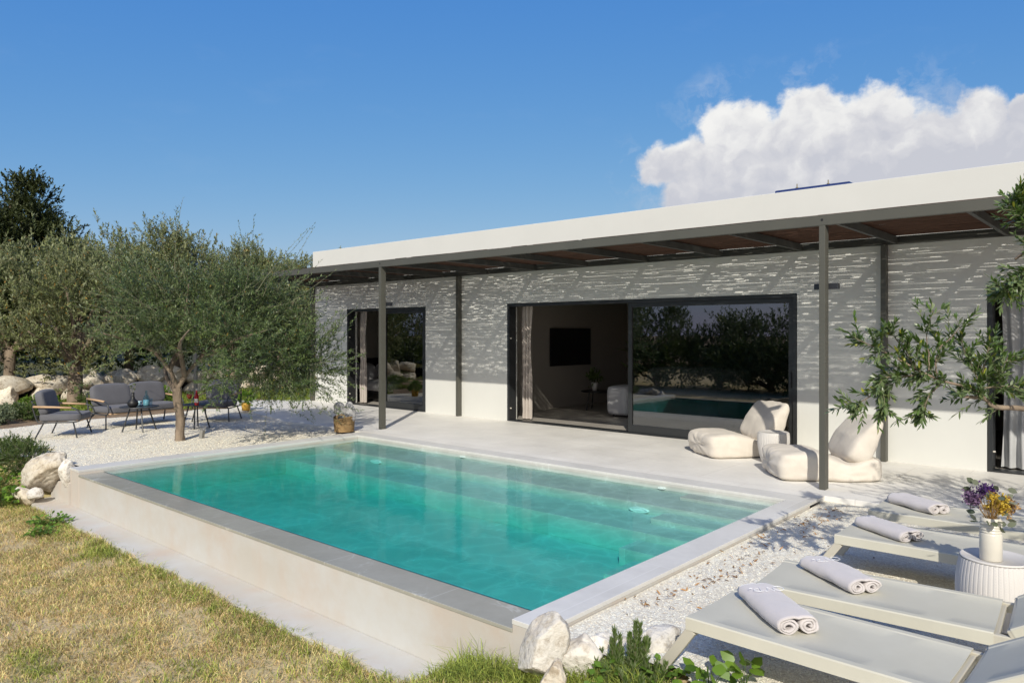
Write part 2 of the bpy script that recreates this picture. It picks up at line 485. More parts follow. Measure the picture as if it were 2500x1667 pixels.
def lawn_blade_mat():
    m, t, b = new_mat('lawn_blades')
    at = t.add('ShaderNodeAttribute', attribute_name='tint')
    t.l.new(at.outputs['Color'], b.inputs['Base Color'])
    b.inputs['Roughness'].default_value = .7; b.inputs['Specular IOR Level'].default_value = .2
    tr = t.add('ShaderNodeBsdfTranslucent'); t.l.new(at.outputs['Color'], tr.inputs['Color'])
    mx = t.add('ShaderNodeMixShader'); mx.inputs[0].default_value = .25
    t.l.new(b.outputs[0], mx.inputs[1]); t.l.new(tr.outputs[0], mx.inputs[2]); t.l.new(mx.outputs[0], t.n['Material Output'].inputs['Surface'])
    return m
M['blades'] = lawn_blade_mat()

def lawn_mat():
    m, t, b = new_mat('lawn_soil')
    o = coords(t)
    n1 = t.noise(o, 1.2, 5); n2 = t.noise(o, 40, 4)
    c = t.ramp(n1, [(.38, (.52, .40, .22)), (.55, (.47, .37, .18)), (.7, (.30, .28, .10))])
    c = t.mix(t.math('MULTIPLY', n2, .6), c, (.62, .49, .30))
    t.l.new(c, b.inputs['Base Color']); b.inputs['Roughness'].default_value = .95
    t.l.new(t.bump(n2, .8, .02), b.inputs['Normal'])
    return m
M['lawn'] = lawn_mat()
M['undergrowth'] = mat('dark_undergrowth', (.075, .075, .028), .95, .5, 3, .8, 20, bdist=.05)  # dark green-brown ground cover of the far garden

# ------------------------------------------------------------------ camera, light, world
cam = bpy.data.cameras.new('camera'); co = bpy.data.objects.new('camera', cam); link(co)
co.location = (0, -10.814, 1.721); co.rotation_euler = (PI/2, 0, R(41.513))
cam.sensor_width = 36; cam.lens = 1802.5/2500*36; cam.shift_y = -.0081; cam.clip_end = 2000; cam.clip_start = .05
sc.camera = co

SUN_EL = R(35.0); sx, sy = .611, -.7916           # horizontal direction towards the sun
L = Vector((-sx*math.cos(SUN_EL), -sy*math.cos(SUN_EL), -math.sin(SUN_EL)))
sl = bpy.data.lights.new('sun', 'SUN'); sl.energy = 4.15; sl.angle = R(.53); sl.color = (1.0, .945, .83)
so = bpy.data.objects.new('sun', sl); link(so); so.rotation_mode = 'QUATERNION'; so.rotation_quaternion = L.to_track_quat('-Z', 'Y')
so.location = (8, -14, 12)

w = bpy.data.worlds.new('World'); sc.world = w; w.use_nodes = True
t = NT(w)
for n in list(t.n): t.n.remove(n)
sky = t.add('ShaderNodeTexSky', sky_type='NISHITA', sun_disc=False, sun_elevation=SUN_EL, sun_rotation=math.atan2(sx, sy), altitude=50, air_density=1.0, dust_density=.35, ozone_density=3.0)
# grade the sky towards the photograph's deep, even blue (per-channel power curve)
SKS = .14
sp = t.add('ShaderNodeSeparateColor'); t.l.new(sky.outputs[0], sp.inputs[0])
cb = t.add('ShaderNodeCombineColor')
for ch, (a_, p_) in enumerate(((.555, 1.145), (.53, .639), (.685, .152))):
    v_ = t.math('MULTIPLY', t.math('POWER', t.math('MULTIPLY', sp.outputs[ch], SKS), p_), a_/SKS)
    t.l.new(v_, cb.inputs[ch])
bg = t.add('ShaderNodeBackground'); t.l.new(cb.outputs[0], bg.inputs['Color']); bg.inputs['Strength'].default_value = .14
# cumulus bank low in the sky beyond the house (direction-space clouds)
tc = t.n.new('ShaderNodeTexCoord')
def dot(v, d):
    n = t.add('ShaderNodeVectorMath', operation='DOT_PRODUCT'); t.l.new(v, n.inputs[0]); n.inputs[1].default_value = d; return n.outputs['Value']
D = tc.outputs['Generated']
fw = dot(D, (-.32434, .94595, 0)); rt = dot(D, (.94595, .32434, 0)); upz = dot(D, (0, 0, 1))
fwc = t.math('MAXIMUM', fw, .02)
px = t.math('DIVIDE', rt, fwc); pz = t.math('DIVIDE', upz, fwc)
cv = t.add('ShaderNodeCombineXYZ'); t.l.new(px, cv.inputs[0]); t.l.new(pz, cv.inputs[1])
P = cv.outputs[0]
wn = t.add('ShaderNodeTexNoise'); t.l.new(P, wn.inputs['Vector']); wn.inputs['Scale'].default_value = 16; wn.inputs['Detail'].default_value = 7; wn.inputs['Roughness'].default_value = .6
wv = t.add('ShaderNodeVectorMath', operation='MULTIPLY_ADD'); t.l.new(wn.outputs['Color'], wv.inputs[0]); wv.inputs[1].default_value = (.055, .055, 0); wv.inputs[2].default_value = (-.0275, -.0275, 0)
P2 = t.add('ShaderNodeVectorMath', operation='ADD'); t.l.new(P, P2.inputs[0]); t.l.new(wv.outputs[0], P2.inputs[1]); P2 = P2.outputs[0]
blobs = [(-0.197, 0.236, 0.038), (-0.162, 0.237, 0.041), (-0.111, 0.278, 0.043), (-0.087, 0.28, 0.036), (-0.074, 0.242, 0.059), (-0.019, 0.279, 0.043), (0.001, 0.283, 0.036), (0.025, 0.246, 0.066), (0.062, 0.276, 0.043), (0.082, 0.265, 0.038), (0.073, 0.228, 0.066), (0.128, 0.229, 0.059), (0.174, 0.263, 0.038), (0.164, 0.231, 0.056), (0.198, 0.212, 0.056), (0.222, 0.264, 0.022), (-0.122, 0.215, 0.064), (-0.036, 0.203, 0.066), (0.064, 0.193, 0.066), (0.173, 0.19, 0.066), (-0.155, 0.181, 0.051), (-0.095, 0.174, 0.043), (-.03, .16, .06), (.06, .15, .07), (.16, .15, .07), (.26, .22, .06), (.27, .17, .08)]
acc = None; tops = None
for i, (bx_, bz_, br_) in enumerate(blobs):
    ds = t.add('ShaderNodeVectorMath', operation='DISTANCE'); t.l.new(P2, ds.inputs[0]); ds.inputs[1].default_value = (bx_, bz_-.010, 0)
    mval = t.math('MULTIPLY_ADD', ds.outputs['Value'], -1.0/br_, 1.0)
    if acc is None: acc = mval
    else:
        acc = t.math('SMOOTH_MAX', acc, mval, .18)
fine = t.noise(P, 45, 6, .62)
dens = t.math('ADD', acc, t.math('MULTIPLY_ADD', fine, .5, -.27))
mr = t.add('ShaderNodeMapRange', interpolation_type='SMOOTHSTEP'); t.l.new(dens, mr.inputs[0]); mr.inputs[1].default_value = -.06; mr.inputs[2].default_value = .30
mask = t.math('MULTIPLY', mr.outputs[0], t.math('GREATER_THAN', fw, .05))
# thin haze streaks round the bank
hz = t.math('MULTIPLY', t.ramp(t.noise(coords(t, 'Generated', (3, 3, 9)), 2.2, 6, .6), [(.6, (0, 0, 0)), (.85, (1, 1, 1))]), .03)
mask = t.math('MAXIMUM', mask, hz)
wsp = t.math('MULTIPLY', t.ramp(acc, [(.0, (.0,)*3), (.5, (1, 1, 1))]), 1.0)
near_ = t.add('ShaderNodeMapRange'); t.l.new(acc, near_.inputs[0]); near_.inputs[1].default_value = -1.1; near_.inputs[2].default_value = .0
wsp = t.math('MULTIPLY', near_.outputs[0], t.ramp(t.noise(P2, 11, 7, .68), [(.52, (0, 0, 0)), (.78, (1, 1, 1))]))
mask = t.math('MAXIMUM', mask, t.math('MULTIPLY', t.math('MULTIPLY', wsp, .55), t.math('GREATER_THAN', fw, .05)))
# shading: bright upper crowns, lavender grey bases, billow relief
s1 = t.add('ShaderNodeTexNoise'); t.l.new(P2, s1.inputs['Vector']); s1.inputs['Scale'].default_value = 20; s1.inputs['Detail'].default_value = 5
of = t.add('ShaderNodeVectorMath', operation='ADD'); t.l.new(P2, of.inputs[0]); of.inputs[1].default_value = (-.012, .016, 0)
s2 = t.add('ShaderNodeTexNoise'); t.l.new(of.outputs[0], s2.inputs['Vector']); s2.inputs['Scale'].default_value = 20; s2.inputs['Detail'].default_value = 5
rel = t.math('SUBTRACT', s1.outputs['Fac'], s2.outputs['Fac'])
hgt = t.math('MULTIPLY', t.math('SUBTRACT', pz, .185), 7.2)
hgt = t.math('SUBTRACT', hgt, t.math('MULTIPLY', t.math('MAXIMUM', px, -.08), 1.0))
br = t.math('ADD', hgt, t.math('MULTIPLY', rel, 1.8))
br = t.math('ADD', br, t.math('MULTIPLY_ADD', t.noise(P, 9, 4), .9, -.45))
cc = t.ramp(br, [(.0, (.60, .615, .68)), (.32, (.70, .705, .745)), (.62, (.84, .84, .845)), (.95, (.93, .925, .91))])
bgc = t.add('ShaderNodeBackground'); t.l.new(cc, bgc.inputs['Color']); bgc.inputs['Strength'].default_value = .97
mx = t.add('ShaderNodeMixShader'); t.l.new(mask, mx.inputs[0]); t.l.new(bg.outputs[0], mx.inputs[1]); t.l.new(bgc.outputs[0], mx.inputs[2])
# broken bright cloud added over the unseen sunny sky behind the photographer, for warm fill
sd_ = dot(D, (sx, sy, 0))
cn = t.noise(coords(t, 'Generated', (1, 1, 2.2)), 2.6, 7, .6)
m2 = t.math('MULTIPLY', t.ramp(sd_, [(.05, (0, 0, 0)), (.40, (1, 1, 1))]), t.ramp(cn, [(.36, (.25,)*3), (.62, (1, 1, 1))]))
m2 = t.math('MULTIPLY', m2, t.ramp(upz, [(.10, (0,)*3), (.26, (1, 1, 1))]))
bg2 = t.add('ShaderNodeBackground'); bg2.inputs['Color'].default_value = (1.0, .945, .85, 1); bg2.inputs['Strength'].default_value = .95
mx2 = t.add('ShaderNodeMixShader'); t.l.new(m2, mx2.inputs[0]); t.l.new(mx.outputs[0], mx2.inputs[1]); t.l.new(bg2.outputs[0], mx2.inputs[2]); mx = mx2
wo = t.add('ShaderNodeOutputWorld'); t.l.new(mx.outputs[0], wo.inputs['Surface'])

sc.view_settings.view_transform = 'Standard'; sc.view_settings.look = 'None'; sc.view_settings.exposure = 0; sc.view_settings.gamma = 1
sc.cycles.use_denoising = True
sc.cycles.max_bounces = 10; sc.cycles.transparent_max_bounces = 24; sc.cycles.glossy_bounces = 4; sc.cycles.diffuse_bounces = 4
sc.cycles.caustics_reflective = False; sc.cycles.caustics_refractive = False

# ------------------------------------------------------------------ setting: ground sheets
PXL, PXR = -10.218, -2.951          # pool inner side faces
PXLO, PXRO = -10.532, -2.699        # outer faces of the side copings
PYB, PYF, PYFO = -3.196, -7.187, -7.482   # back face, inner and outer front faces
ZW = -.05                           # water level

bm = bmesh.new()
for s_, zz in ((600, -.95),):
    vs = [bm.verts.new((x, y, zz)) for x, y in ((-s_, -s_), (s_, -s_), (s_, s_), (-s_, s_))]; bm.faces.new(vs)
tag(obj('ground', bm, M['soil']), kind='structure')

def lawn_z(x, y):
    z = -.535 + .035*(fbm(x, y, .8, 3)-.5)
    right = sstep(-3.9, -2.75, x)*.27 + sstep(-2.78, -2.62, x)*sstep(-7.75, -7.42, y)*.15
    left = sstep(-11.15, -11.7, x)*sstep(-8.25, -7.35, y)*.49
    return z + right + left + .06*(fbm(x, y, 3, 9)-.5)*(right+left)
def lawn_mask(x, y):
    inp = (x > PXLO-.02) & (x < PXRO+.02)
    return np.where(inp, y < -7.35, y < -7.0) & ~((x > -1.5) & (y > -8.6))
tag(grid_obj('lawn', -34, 14, -34, -6.98, 480, 270, lawn_z, M['lawn'], mask=lawn_mask), kind='structure')

def gravel_z_left(x, y): return -.032 + .012*(fbm(x, y, 2.2, 5)-.5)
def left_mask(x, y): return (y > -7.55 - .25*np.sin(x*1.3)) & (x > -16.2 - .12*(y+6) - .15*np.sin(y*2.0))
tag(grid_obj('gravel', -18.5, PXLO-.002, -7.9, -2.2, 160, 114, gravel_z_left, M['gravel_far'], mask=left_mask), kind='structure')
def gravel_z_right(x, y): return -.052 + .014*(fbm(x, y, 2.6, 6)-.5)
def right_mask(x, y): return y > np.interp(x, [-2.7, -2.3, -1.95, -1.7, -1.5], [-7.45, -7.38, -7.32, -7.5, -8.9])+.04*np.sin(x*9)
tag(grid_obj('gravel', PXRO+.002, 8, -8.9, -2.76, 260, 150, gravel_z_right, M['gravel'], mask=right_mask), kind='structure')
tag(grid_obj('soil_bed', -23, -15.6, -12, 4, 60, 120, lambda x, y: -.06 + .05*(fbm(x, y, 1.5, 4)-.5), M['soil']), kind='structure')
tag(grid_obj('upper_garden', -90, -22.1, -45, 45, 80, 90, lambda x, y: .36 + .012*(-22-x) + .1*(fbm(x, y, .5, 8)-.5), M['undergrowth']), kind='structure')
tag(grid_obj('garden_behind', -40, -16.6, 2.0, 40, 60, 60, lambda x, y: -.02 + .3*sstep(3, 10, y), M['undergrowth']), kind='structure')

# terrace slab (top at z = 0), ends on the back edge of the pool
bm = bmesh.new()
poly = [(8, -2.76), (PXRO, -2.76), (PXRO, -2.9), (PXLO, -2.9), (-11.6, -2.88), (-12.84, -2.93), (-14.3, -2.66), (-15.9, -2.20), (-17.4, -1.95), (-17.9, -1.45), (-17.3, -.75), (-16.75, -.2), (-16.7, 8.8), (-16.2, 8.8), (-16.2, .3), (8, .3)]
top = [bm.verts.new((x, y, 0.0)) for x, y in poly]; bot = [bm.verts.new((x, y, -.14)) for x, y in poly]
bm.faces.new(top); bm.faces.new(bot[::-1])
for i in range(len(poly)):
    j = (i+1) % len(poly); bm.faces.new((top[i], bot[i], bot[j], top[j]))
tag(obj('terrace', bm, M['terrace'], bevel=.004), kind='structure')

# ------------------------------------------------------------------ pool
pool = thing('swimming_pool', 'raised rectangular infinity pool with pale rendered front wall and stone coping', 'swimming pool', (PXLO, PYFO, -.5))
def pobj(name, bm, m, **k):
    o = obj(name, bm, m, **k); o.parent = pool; o.matrix_parent_inverse = Matrix.Translation((-PXLO, -PYFO, .5)); return o
bm = bmesh.new()   # copings: left, back, right butted end to end
add_box(bm, PXLO, PXL, PYFO, PYB, -.03, 0.0)
pobj('coping', bm, M['coping'], bevel=.003)
pobj('coping', box(PXR, PXRO, PYFO, PYB, -.03, 0.0), M['coping'], bevel=.003)
pobj('coping', box(PXLO, PXRO, PYB, -2.9, -.03, 0.0), M['coping'], bevel=.003)
# walls under the copings
bm = bmesh.new()
add_box(bm, PXLO+.004, PXL-.0, PYFO+.004, PYB-.0, -.75, -.0305)
pobj('side_wall', bm, M['concrete'], bevel=.004)
pobj('side_wall', box(PXR, PXRO-.004, PYFO+.004, PYB, -.75, -.0305), M['concrete'], bevel=.004)
pobj('front_wall', box(PXL, PXR, PYFO+.006, PYF, -.75, ZW-.032), M['concrete'], bevel=.004)
pobj('coping', box(PXL, PXR, PYFO, PYF, ZW-.0315, ZW-.007), M['wet_coping'], bevel=.003)
pobj('back_wall', box(PXL, PXR, PYB, -2.95, -.75, -.0305), M['pool_tile'])
# inside: floor, two long benches, half steps at the right end (depths as they look through the water)
pobj('floor', box(PXL, PXR, PYF, PYB, -.60, -.458), M['pool_tile'])
pobj('bench', box(PXL, PXR, -3.88, PYB, -.457, -.122), M['pool_tile'], bevel=.002)
pobj('bench', box(PXL, PXR, -4.565, -3.882, -.457, -.226), M['pool_tile'], bevel=.002)
for x0, y0, y1, z0, z1 in ((-4.02, -3.47, PYB-.001, -.1215, -.088), (-3.95, -4.21, -3.883, -.2255, -.172), (-3.86, -4.93, -4.567, -.4575, -.30), (-3.68, -5.45, -4.932, -.4575, -.378)):
    pobj('step', box(x0, PXR, y0, y1, z0, z1), M['pool_tile'], bevel=.002)
def lamp_lens(x, y, z, rx, rz):
    bm = lathe([(0, .03), (.55, .028), (.8, .02), (.86, .028), (.97, .024), (1, 0), (1, -.02)], 28)
    for v in bm.verts: v.co = Vector((x + v.co.x*rx, y - v.co.z*.8, z + v.co.y*rz))
    return bm
M['lens'] = mat('white_lamp_lens', (.82, .85, .83), .4, .03)
for x, y, z in ((-4.285, -3.885, -.198), (-8.85, -3.885, -.198)):
    pobj('pool_lamp', lamp_lens(x, y, z, .125, .028), M['lens'], smooth=True)
pobj('pool_inlet', lamp_lens(-4.40, PYB-.003, -.083, .05, .014), M['lens'], smooth=True)
pobj('pool_inlet', lamp_lens(-7.7, PYB-.003, -.083, .05, .014), M['lens'], smooth=True)
# footing strip along the foot of the wall and the stub wall at its left end
bm = bmesh.new(); n = 60
xs = [PXLO-.75 + (PXRO+.15-PXLO+.75)*i/n for i in range(n+1)]
tp = []; 
for i, x in enumerate(xs):
    yo = -7.80 + .022*math.sin(x*2.7) + .018*math.sin(x*7.1+1) + .04*(i/n)
    if x < PXLO: yo += .05*(PXLO-x)
    tp.append((bm.verts.new((x, PYFO+.003, -.482)), bm.verts.new((x, yo, -.488)), bm.verts.new((x, yo-.012, -.62)), bm.verts.new((x, PYFO+.003, -.62))))
for a, b in zip(tp, tp[1:]):
    for k in range(3): bm.faces.new((a[k], a[k+1], b[k+1], b[k]))
bm.faces.new(tp[0]); bm.faces.new(tp[-1][::-1])
pobj('footing', bm, M['concrete'])
bm = bmesh.new()
prof = [(-10.53, -.20), (-10.75, -.215), (-11.0, -.235), (-11.22, -.25), (-11.27, -.28)]
f0 = [bm.verts.new((x, -7.478, z)) for x, z in prof]; f1 = [bm.verts.new((x, -7.34, z+.004)) for x, z in prof]
g0 = [bm.verts.new((x, -7.478, -.62)) for x, z in prof]; g1 = [bm.verts.new((x, -7.34, -.62)) for x, z in prof]
for i in range(len(prof)-1):
    bm.faces.new((f0[i], f0[i+1], f1[i+1], f1[i])); bm.faces.new((g0[i], g0[i+1], f0[i+1], f0[i])); bm.faces.new((f1[i], f1[i+1], g1[i+1], g1[i]))
bm.faces.new((f0[-1], g0[-1], g1[-1], f1[-1]))
pobj('stub_wall', bm, M['concrete'], bevel=.012)
def water_obj():
    nx, ny = 420, 240
    xs = np.linspace(PXL-.004, PXR+.004, nx+1); ys = np.linspace(PYF-.004, PYB+.004, ny+1)
    X, Y = np.meshgrid(xs, ys); Z = 0*X
    rg = np.random.default_rng(2)
    for k in range(34):
        wl = rg.uniform(.10, .5); a = rg.uniform(-.9, .9)+.7; ph = rg.uniform(0, 6.28)
        Z += .00022*wl*np.sin(2*PI/wl*(X*math.cos(a)+Y*math.sin(a))+ph+1.6*fbm(X, Y, .9, k))*rg.uniform(.3, 1)
    Z *= .35+1.1*fbm(X, Y, .5, 41)
    V = np.stack([X.ravel(), Y.ravel(), ZW+Z.ravel()], 1)
    i = np.arange(nx)[None, :]+np.arange(ny)[:, None]*(nx+1)
    F = np.stack([i, i+1, i+nx+2, i+nx+1], -1).reshape(-1, 4).tolist()
    V = V.tolist(); n0 = len(V)
    V += [(PXL-.004, PYF-.004, -.52), (PXR+.004, PYF-.004, -.52), (PXR+.004, PYB+.004, -.52), (PXL-.004, PYB+.004, -.52)]
    bt = list(range(nx+1)); tp_ = [ny*(nx+1)+k for k in range(nx+1)]; lf = [k*(nx+1) for k in range(ny+1)]; rg_ = [k*(nx+1)+nx for k in range(ny+1)]
    F += [[n0, n0+3, n0+2, n0+1], [n0, n0+1]+bt[::-1], [n0+2, n0+3]+tp_, [n0+3, n0]+lf, [n0+1, n0+2]+rg_[::-1]]
    me = bpy.data.meshes.new('water'); me.from_pydata(V, [], F); me.materials.append(water_mat())
    me.polygons.foreach_set('use_smooth', [k < nx*ny for k in range(len(F))])
    return tag(link(bpy.data.objects.new('water', me)), kind='structure')
water_obj()

# ------------------------------------------------------------------ villa
villa = thing('villa', 'low white flat-roofed villa with wide black sliding doors facing the pool', 'house')
WX0, WX1 = -16.41, 9.0; ROOF = 3.803; DH = 2.3
DOORS = [(-14.943, -12.095), (-9.70, -4.024), (-1.665, 1.6)]
bm = bmesh.new()
bx_ = [WX0] + [v for d in DOORS for v in d] + [WX1]
bz_ = [-.05, .002, DH, ROOF]
V = {(i, k): bm.verts.new((x, 0, z)) for i, x in enumerate(bx_) for k, z in enumerate(bz_)}
fs = []
for i in range(len(bx_)-1):
    for k in range(3):
        if i % 2 == 1 and k == 1: continue
        if i % 2 == 1 and k == 0: continue
        fs.append(bm.faces.new((V[i, k], V[i+1, k], V[i+1, k+1], V[i, k+1])))
ex = bmesh.ops.extrude_face_region(bm, geom=fs)
bmesh.ops.translate(bm, vec=(0, .3, 0), verts=[g for g in ex['geom'] if isinstance(g, bmesh.types.BMVert)])
obj('facade_wall', bm, M['white_wall'], villa, bevel=.006)
bm = bmesh.new()
add_box(bm, WX0, WX0+.3, .302, 9, -.05, ROOF-.003); add_box(bm, WX0+.302, WX1, 8.7, 9, -.05, ROOF-.003); add_box(bm, WX1-.3, WX1, .302, 8.698, -.05, ROOF-.003)
obj('side_wall', bm, M['white_wall'], villa)
obj('roof', box(WX0+.302, WX1-.302, .302, 8.698, 3.2, 3.42), M['white_wall'], villa)
bm = bmesh.new()
for x0, x1, y0, y1 in ((-10.63, -10.53, .302, 8.69), (-2.6, -2.5, .302, 8.69), (-16.1, -10.635, 5.6, 5.7), (-10.525, -2.605, 5.6, 5.7), (-2.495, 8.69, 4.6, 4.7)):
    add_box(bm, x0, x1, y0, y1, 0, 2.6)
add_box(bm, -16.108, -16.06, .302, 8.69, 0, 2.6)
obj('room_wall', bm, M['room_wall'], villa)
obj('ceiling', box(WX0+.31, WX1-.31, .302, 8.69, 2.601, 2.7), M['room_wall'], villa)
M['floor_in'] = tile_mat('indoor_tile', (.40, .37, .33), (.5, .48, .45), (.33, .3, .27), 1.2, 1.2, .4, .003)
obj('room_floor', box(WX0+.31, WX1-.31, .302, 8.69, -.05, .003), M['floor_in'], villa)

def frame_bm(x0, x1, y0, y1, z0, z1, w, wb=None):
    bm = bmesh.new(); wb = w if wb is None else wb
    add_box(bm, x0, x0+w, y0, y1, z0, z1); add_box(bm, x1-w, x1, y0, y1, z0, z1)
    add_box(bm, x0+w, x1-w, y0+.001, y1-.001, z1-w, z1); add_box(bm, x0+w, x1-w, y0+.001, y1-.001, z0, z0+wb)
    return bm
def door(x0, x1, sash):
    fr = frame_bm(x0+.004, x1-.004, -.006, .2, .004, DH-.004, .055, .018)
    fr = obj('sliding_door', fr, M['frame'], villa, bevel=.003)
    for k, (a, b, y) in enumerate(sash):
        s_ = obj('sash', frame_bm(a, b, y, y+.055, .022, DH-.06, .075, .13), M['frame'], fr, bevel=.004)
        obj('pane', box(a+.07, b-.07, y+.024, y+.032, .14, DH-.13), M['glass'], fr)
        bm = bmesh.new(); add_box(bm, b-.05, b-.03, y-.028, y, .92, 1.15); obj('handle', bm, M['lamp_black'], fr, bevel=.004)
    for zz in (.25, 1.62):
        bm = bmesh.new(); add_tube(bm, [(x0+.06, .03, zz), (x0+.085, .03, zz)], .012, 10)
        obj('door_stop', bm, M['ceramic'], fr)
    return fr
door(*DOORS[0], [(-13.57, -12.15, .03)])
door(*DOORS[1], [(-6.93, -4.085, .03)])
door(*DOORS[2], [(.1, 1.54, .03)])

def curtain_bm(x0, x1, y, z0, z1, folds, amp):
    bm = bmesh.new(); nx = folds*8; nz = 14
    g = [[None]*(nz+1) for _ in range(nx+1)]
    for i in range(nx+1):
        for k in range(nz+1):
            u = i/nx; z = z0+(z1-z0)*k/nz
            sp = 1.0 - .12*math.sin(PI*k/nz)
            a = amp*(1-.35*k/nz)
            g[i][k] = bm.verts.new((x0+(x1-x0)*(.5+(u-.5)*sp), y+a*math.sin(u*folds*2*PI+.5*math.sin(k*.5))+.01*math.sin(k*.9+u*9), z))
    for i in range(nx):
        for k in range(nz): bm.faces.new((g[i][k], g[i+1][k], g[i+1][k+1], g[i][k+1]))
    return bm
def curtain(x0, x1, y, label, m, folds=3, amp=.05):
    o = obj('curtain', curtain_bm(x0, x1, y, .03, 2.27, folds, amp), m, smooth=True)
    return tag(o, label, 'curtain')
curtain(-9.62, -9.36, .36, 'beige linen curtain gathered at the left of the wide living room door', M['curtain'], 3, .06)
curtain(-14.87, -14.62, .34, 'beige linen curtain gathered at the left of the narrow bedroom door', M['curtain'], 3, .06)
curtain(-1.56, -1.02, .30, 'grey curtain hanging inside the door at the right edge behind the olive branch', M['grey_curtain'], 4, .05)
curtain(-1.02, .6, .42, 'second grey curtain hanging further right inside the same door', M['grey_curtain'], 7, .06)

# interior of the two rooms
tv = thing('television', 'black flat television on the dim living room wall', 'television', (-10.53, 3.13, 1.4))
o = obj('screen', box(.03, .05, -.79, .79, -.435, .435), M['black'], tv, bevel=.006)
obj('bracket', box(.001, .029, -.2, .2, -.2, .2), M['black'], tv)
sw = obj('light_switch', box(-10.529, -10.517, 1.55, 1.64, 1.02, 1.11), M['black'], bevel=.003); tag(sw, 'small black light switch on the dim living room wall', 'light switch')

def rbox_bm(hx, hy, hz, n=8, p=6.0, puff=0.0, wrinkle=0.0, seed=0.0):
    """rounded, slightly inflated cushion block centred on the origin"""
    bm = bmesh.new()
    bmesh.ops.create_cube(bm, size=2.0)
    bmesh.ops.subdivide_edges(bm, edges=bm.edges[:], cuts=n, use_grid_fill=True)
    for v in bm.verts:
        c = v.co; 
        r = (abs(c.x)**p+abs(c.y)**p+abs(c.z)**p)**(1/p)
        q = c/r
        k = puff
        ox = 1+k*.35*(1-q.y*q.y)*(1-q.z*q.z); oy = 1+k*.35*(1-q.x*q.x)*(1-q.z*q.z); oz = 1+k*(1-q.x*q.x)*(1-q.y*q.y)
        v.co = Vector((q.x*hx*ox, q.y*hy*oy, q.z*hz*oz))
        if wrinkle:
            d = noise.noise(v.co*5+Vector((seed, 0, 0)))*.6+noise.noise(v.co*11+Vector((0, seed, 0)))*.4
            v.co += q.normalized()*d*wrinkle
    return bm
def put(bm, loc=(0, 0, 0), rx=0, ry=0, rz=0):
    Mx = Matrix.Translation(loc) @ Matrix.Rotation(rz, 4, 'Z') @ Matrix.Rotation(ry, 4, 'Y') @ Matrix.Rotation(rx, 4, 'X')
    bmesh.ops.transform(bm, matrix=Mx, verts=bm.verts[:]); return bm

sf = thing('sofa', 'white fabric sofa standing inside the living room behind the glass', 'sofa', (-7.3, 2.35, 0))
obj('base', put(rbox_bm(1.0, .45, .17, 6, 10), (.15, 0, .22)), M['white_fab'], sf, smooth=True)
obj('armrest', put(rbox_bm(.26, .5, .3, 6, 9), (-1.08, 0, .34)), M['white_fab'], sf, smooth=True)
obj('armrest', put(rbox_bm(.22, .5, .3, 6, 9), (1.33, 0, .34)), M['white_fab'], sf, smooth=True)
obj('back_cushion', put(rbox_bm(1.1, .14, .3, 6, 8, .1), (.25, .42, .72)), M['white_fab'], sf, smooth=True)
for x_, y_ in ((-1.2, -.4), (1.4, -.4), (-1.2, .4), (1.4, .4)):
    bm = bmesh.new(); add_tube(bm, [(x_, y_, .003), (x_, y_, .06)], .02, 8); obj('leg', bm, M['black'], sf)
st = thing('side_table', 'dark three-legged side table by the living room wall', 'table', (-9.6, 2.9, .003))
obj('table_top', lathe([(0, .40), (.34, .40), (.345, .41), (.34, .425), (0, .425)], 28), M['black'], st)
for a in (0.4, 2.5, 4.6):
    bm = bmesh.new(); add_tube(bm, [(.24*math.cos(a), .24*math.sin(a), .4), (.33*math.cos(a), .33*math.sin(a), 0)], .012, 8); obj('leg', bm, M['black'], st)

# ---- leaf clouds ---------------------------------------------------------
def leaf_mesh(P_, D_, N_, length, width, fold=.0):
    """diamond leaves: base P, direction D (unit), normal N (unit); arrays"""
    n = len(P_)
    S_ = np.cross(D_, N_); S_ /= np.linalg.norm(S_, axis=1, keepdims=True)+1e-9
    l = np.asarray(length).reshape(-1, 1)*np.ones((n, 1)); w = np.asarray(width).reshape(-1, 1)*np.ones((n, 1))
    V = np.stack([P_, P_+D_*l*.45+S_*w*.5, P_+D_*l, P_+D_*l*.45-S_*w*.5], 1).reshape(-1, 3)
    F = np.arange(n*4).reshape(-1, 4)
    return V, F
def leaf6_mesh(P_, D_, N_, length, width, curl=.12):
    """lanceolate leaf of six quads' outline (2 quads), slightly curved"""
    n = len(P_)
    S_ = np.cross(D_, N_); S_ /= np.linalg.norm(S_, axis=1, keepdims=True)+1e-9
    N2 = np.cross(S_, D_)
    l = np.asarray(length).reshape(-1, 1)*np.ones((n, 1)); w = np.asarray(width).reshape(-1, 1)*np.ones((n, 1))
    pts = []
    for (a, b) in ((0, .12), (.3, .46), (.65, .46), (1, .03)):
        cpt = P_+D_*l*a - N2*l*curl*a*a
        pts += [cpt+S_*w*b, cpt-S_*w*b]
    V = np.stack(pts, 1).reshape(-1, 3)
    base = (np.arange(n)*8)[:, None, None]
    q = np.array([[0, 1, 3, 2], [2, 3, 5, 4], [4, 5, 7, 6]])[None]
    F = (base+q).reshape(-1, 4)
    return V, F
def unit(v): return v/(np.linalg.norm(v, axis=-1, keepdims=True)+1e-9)

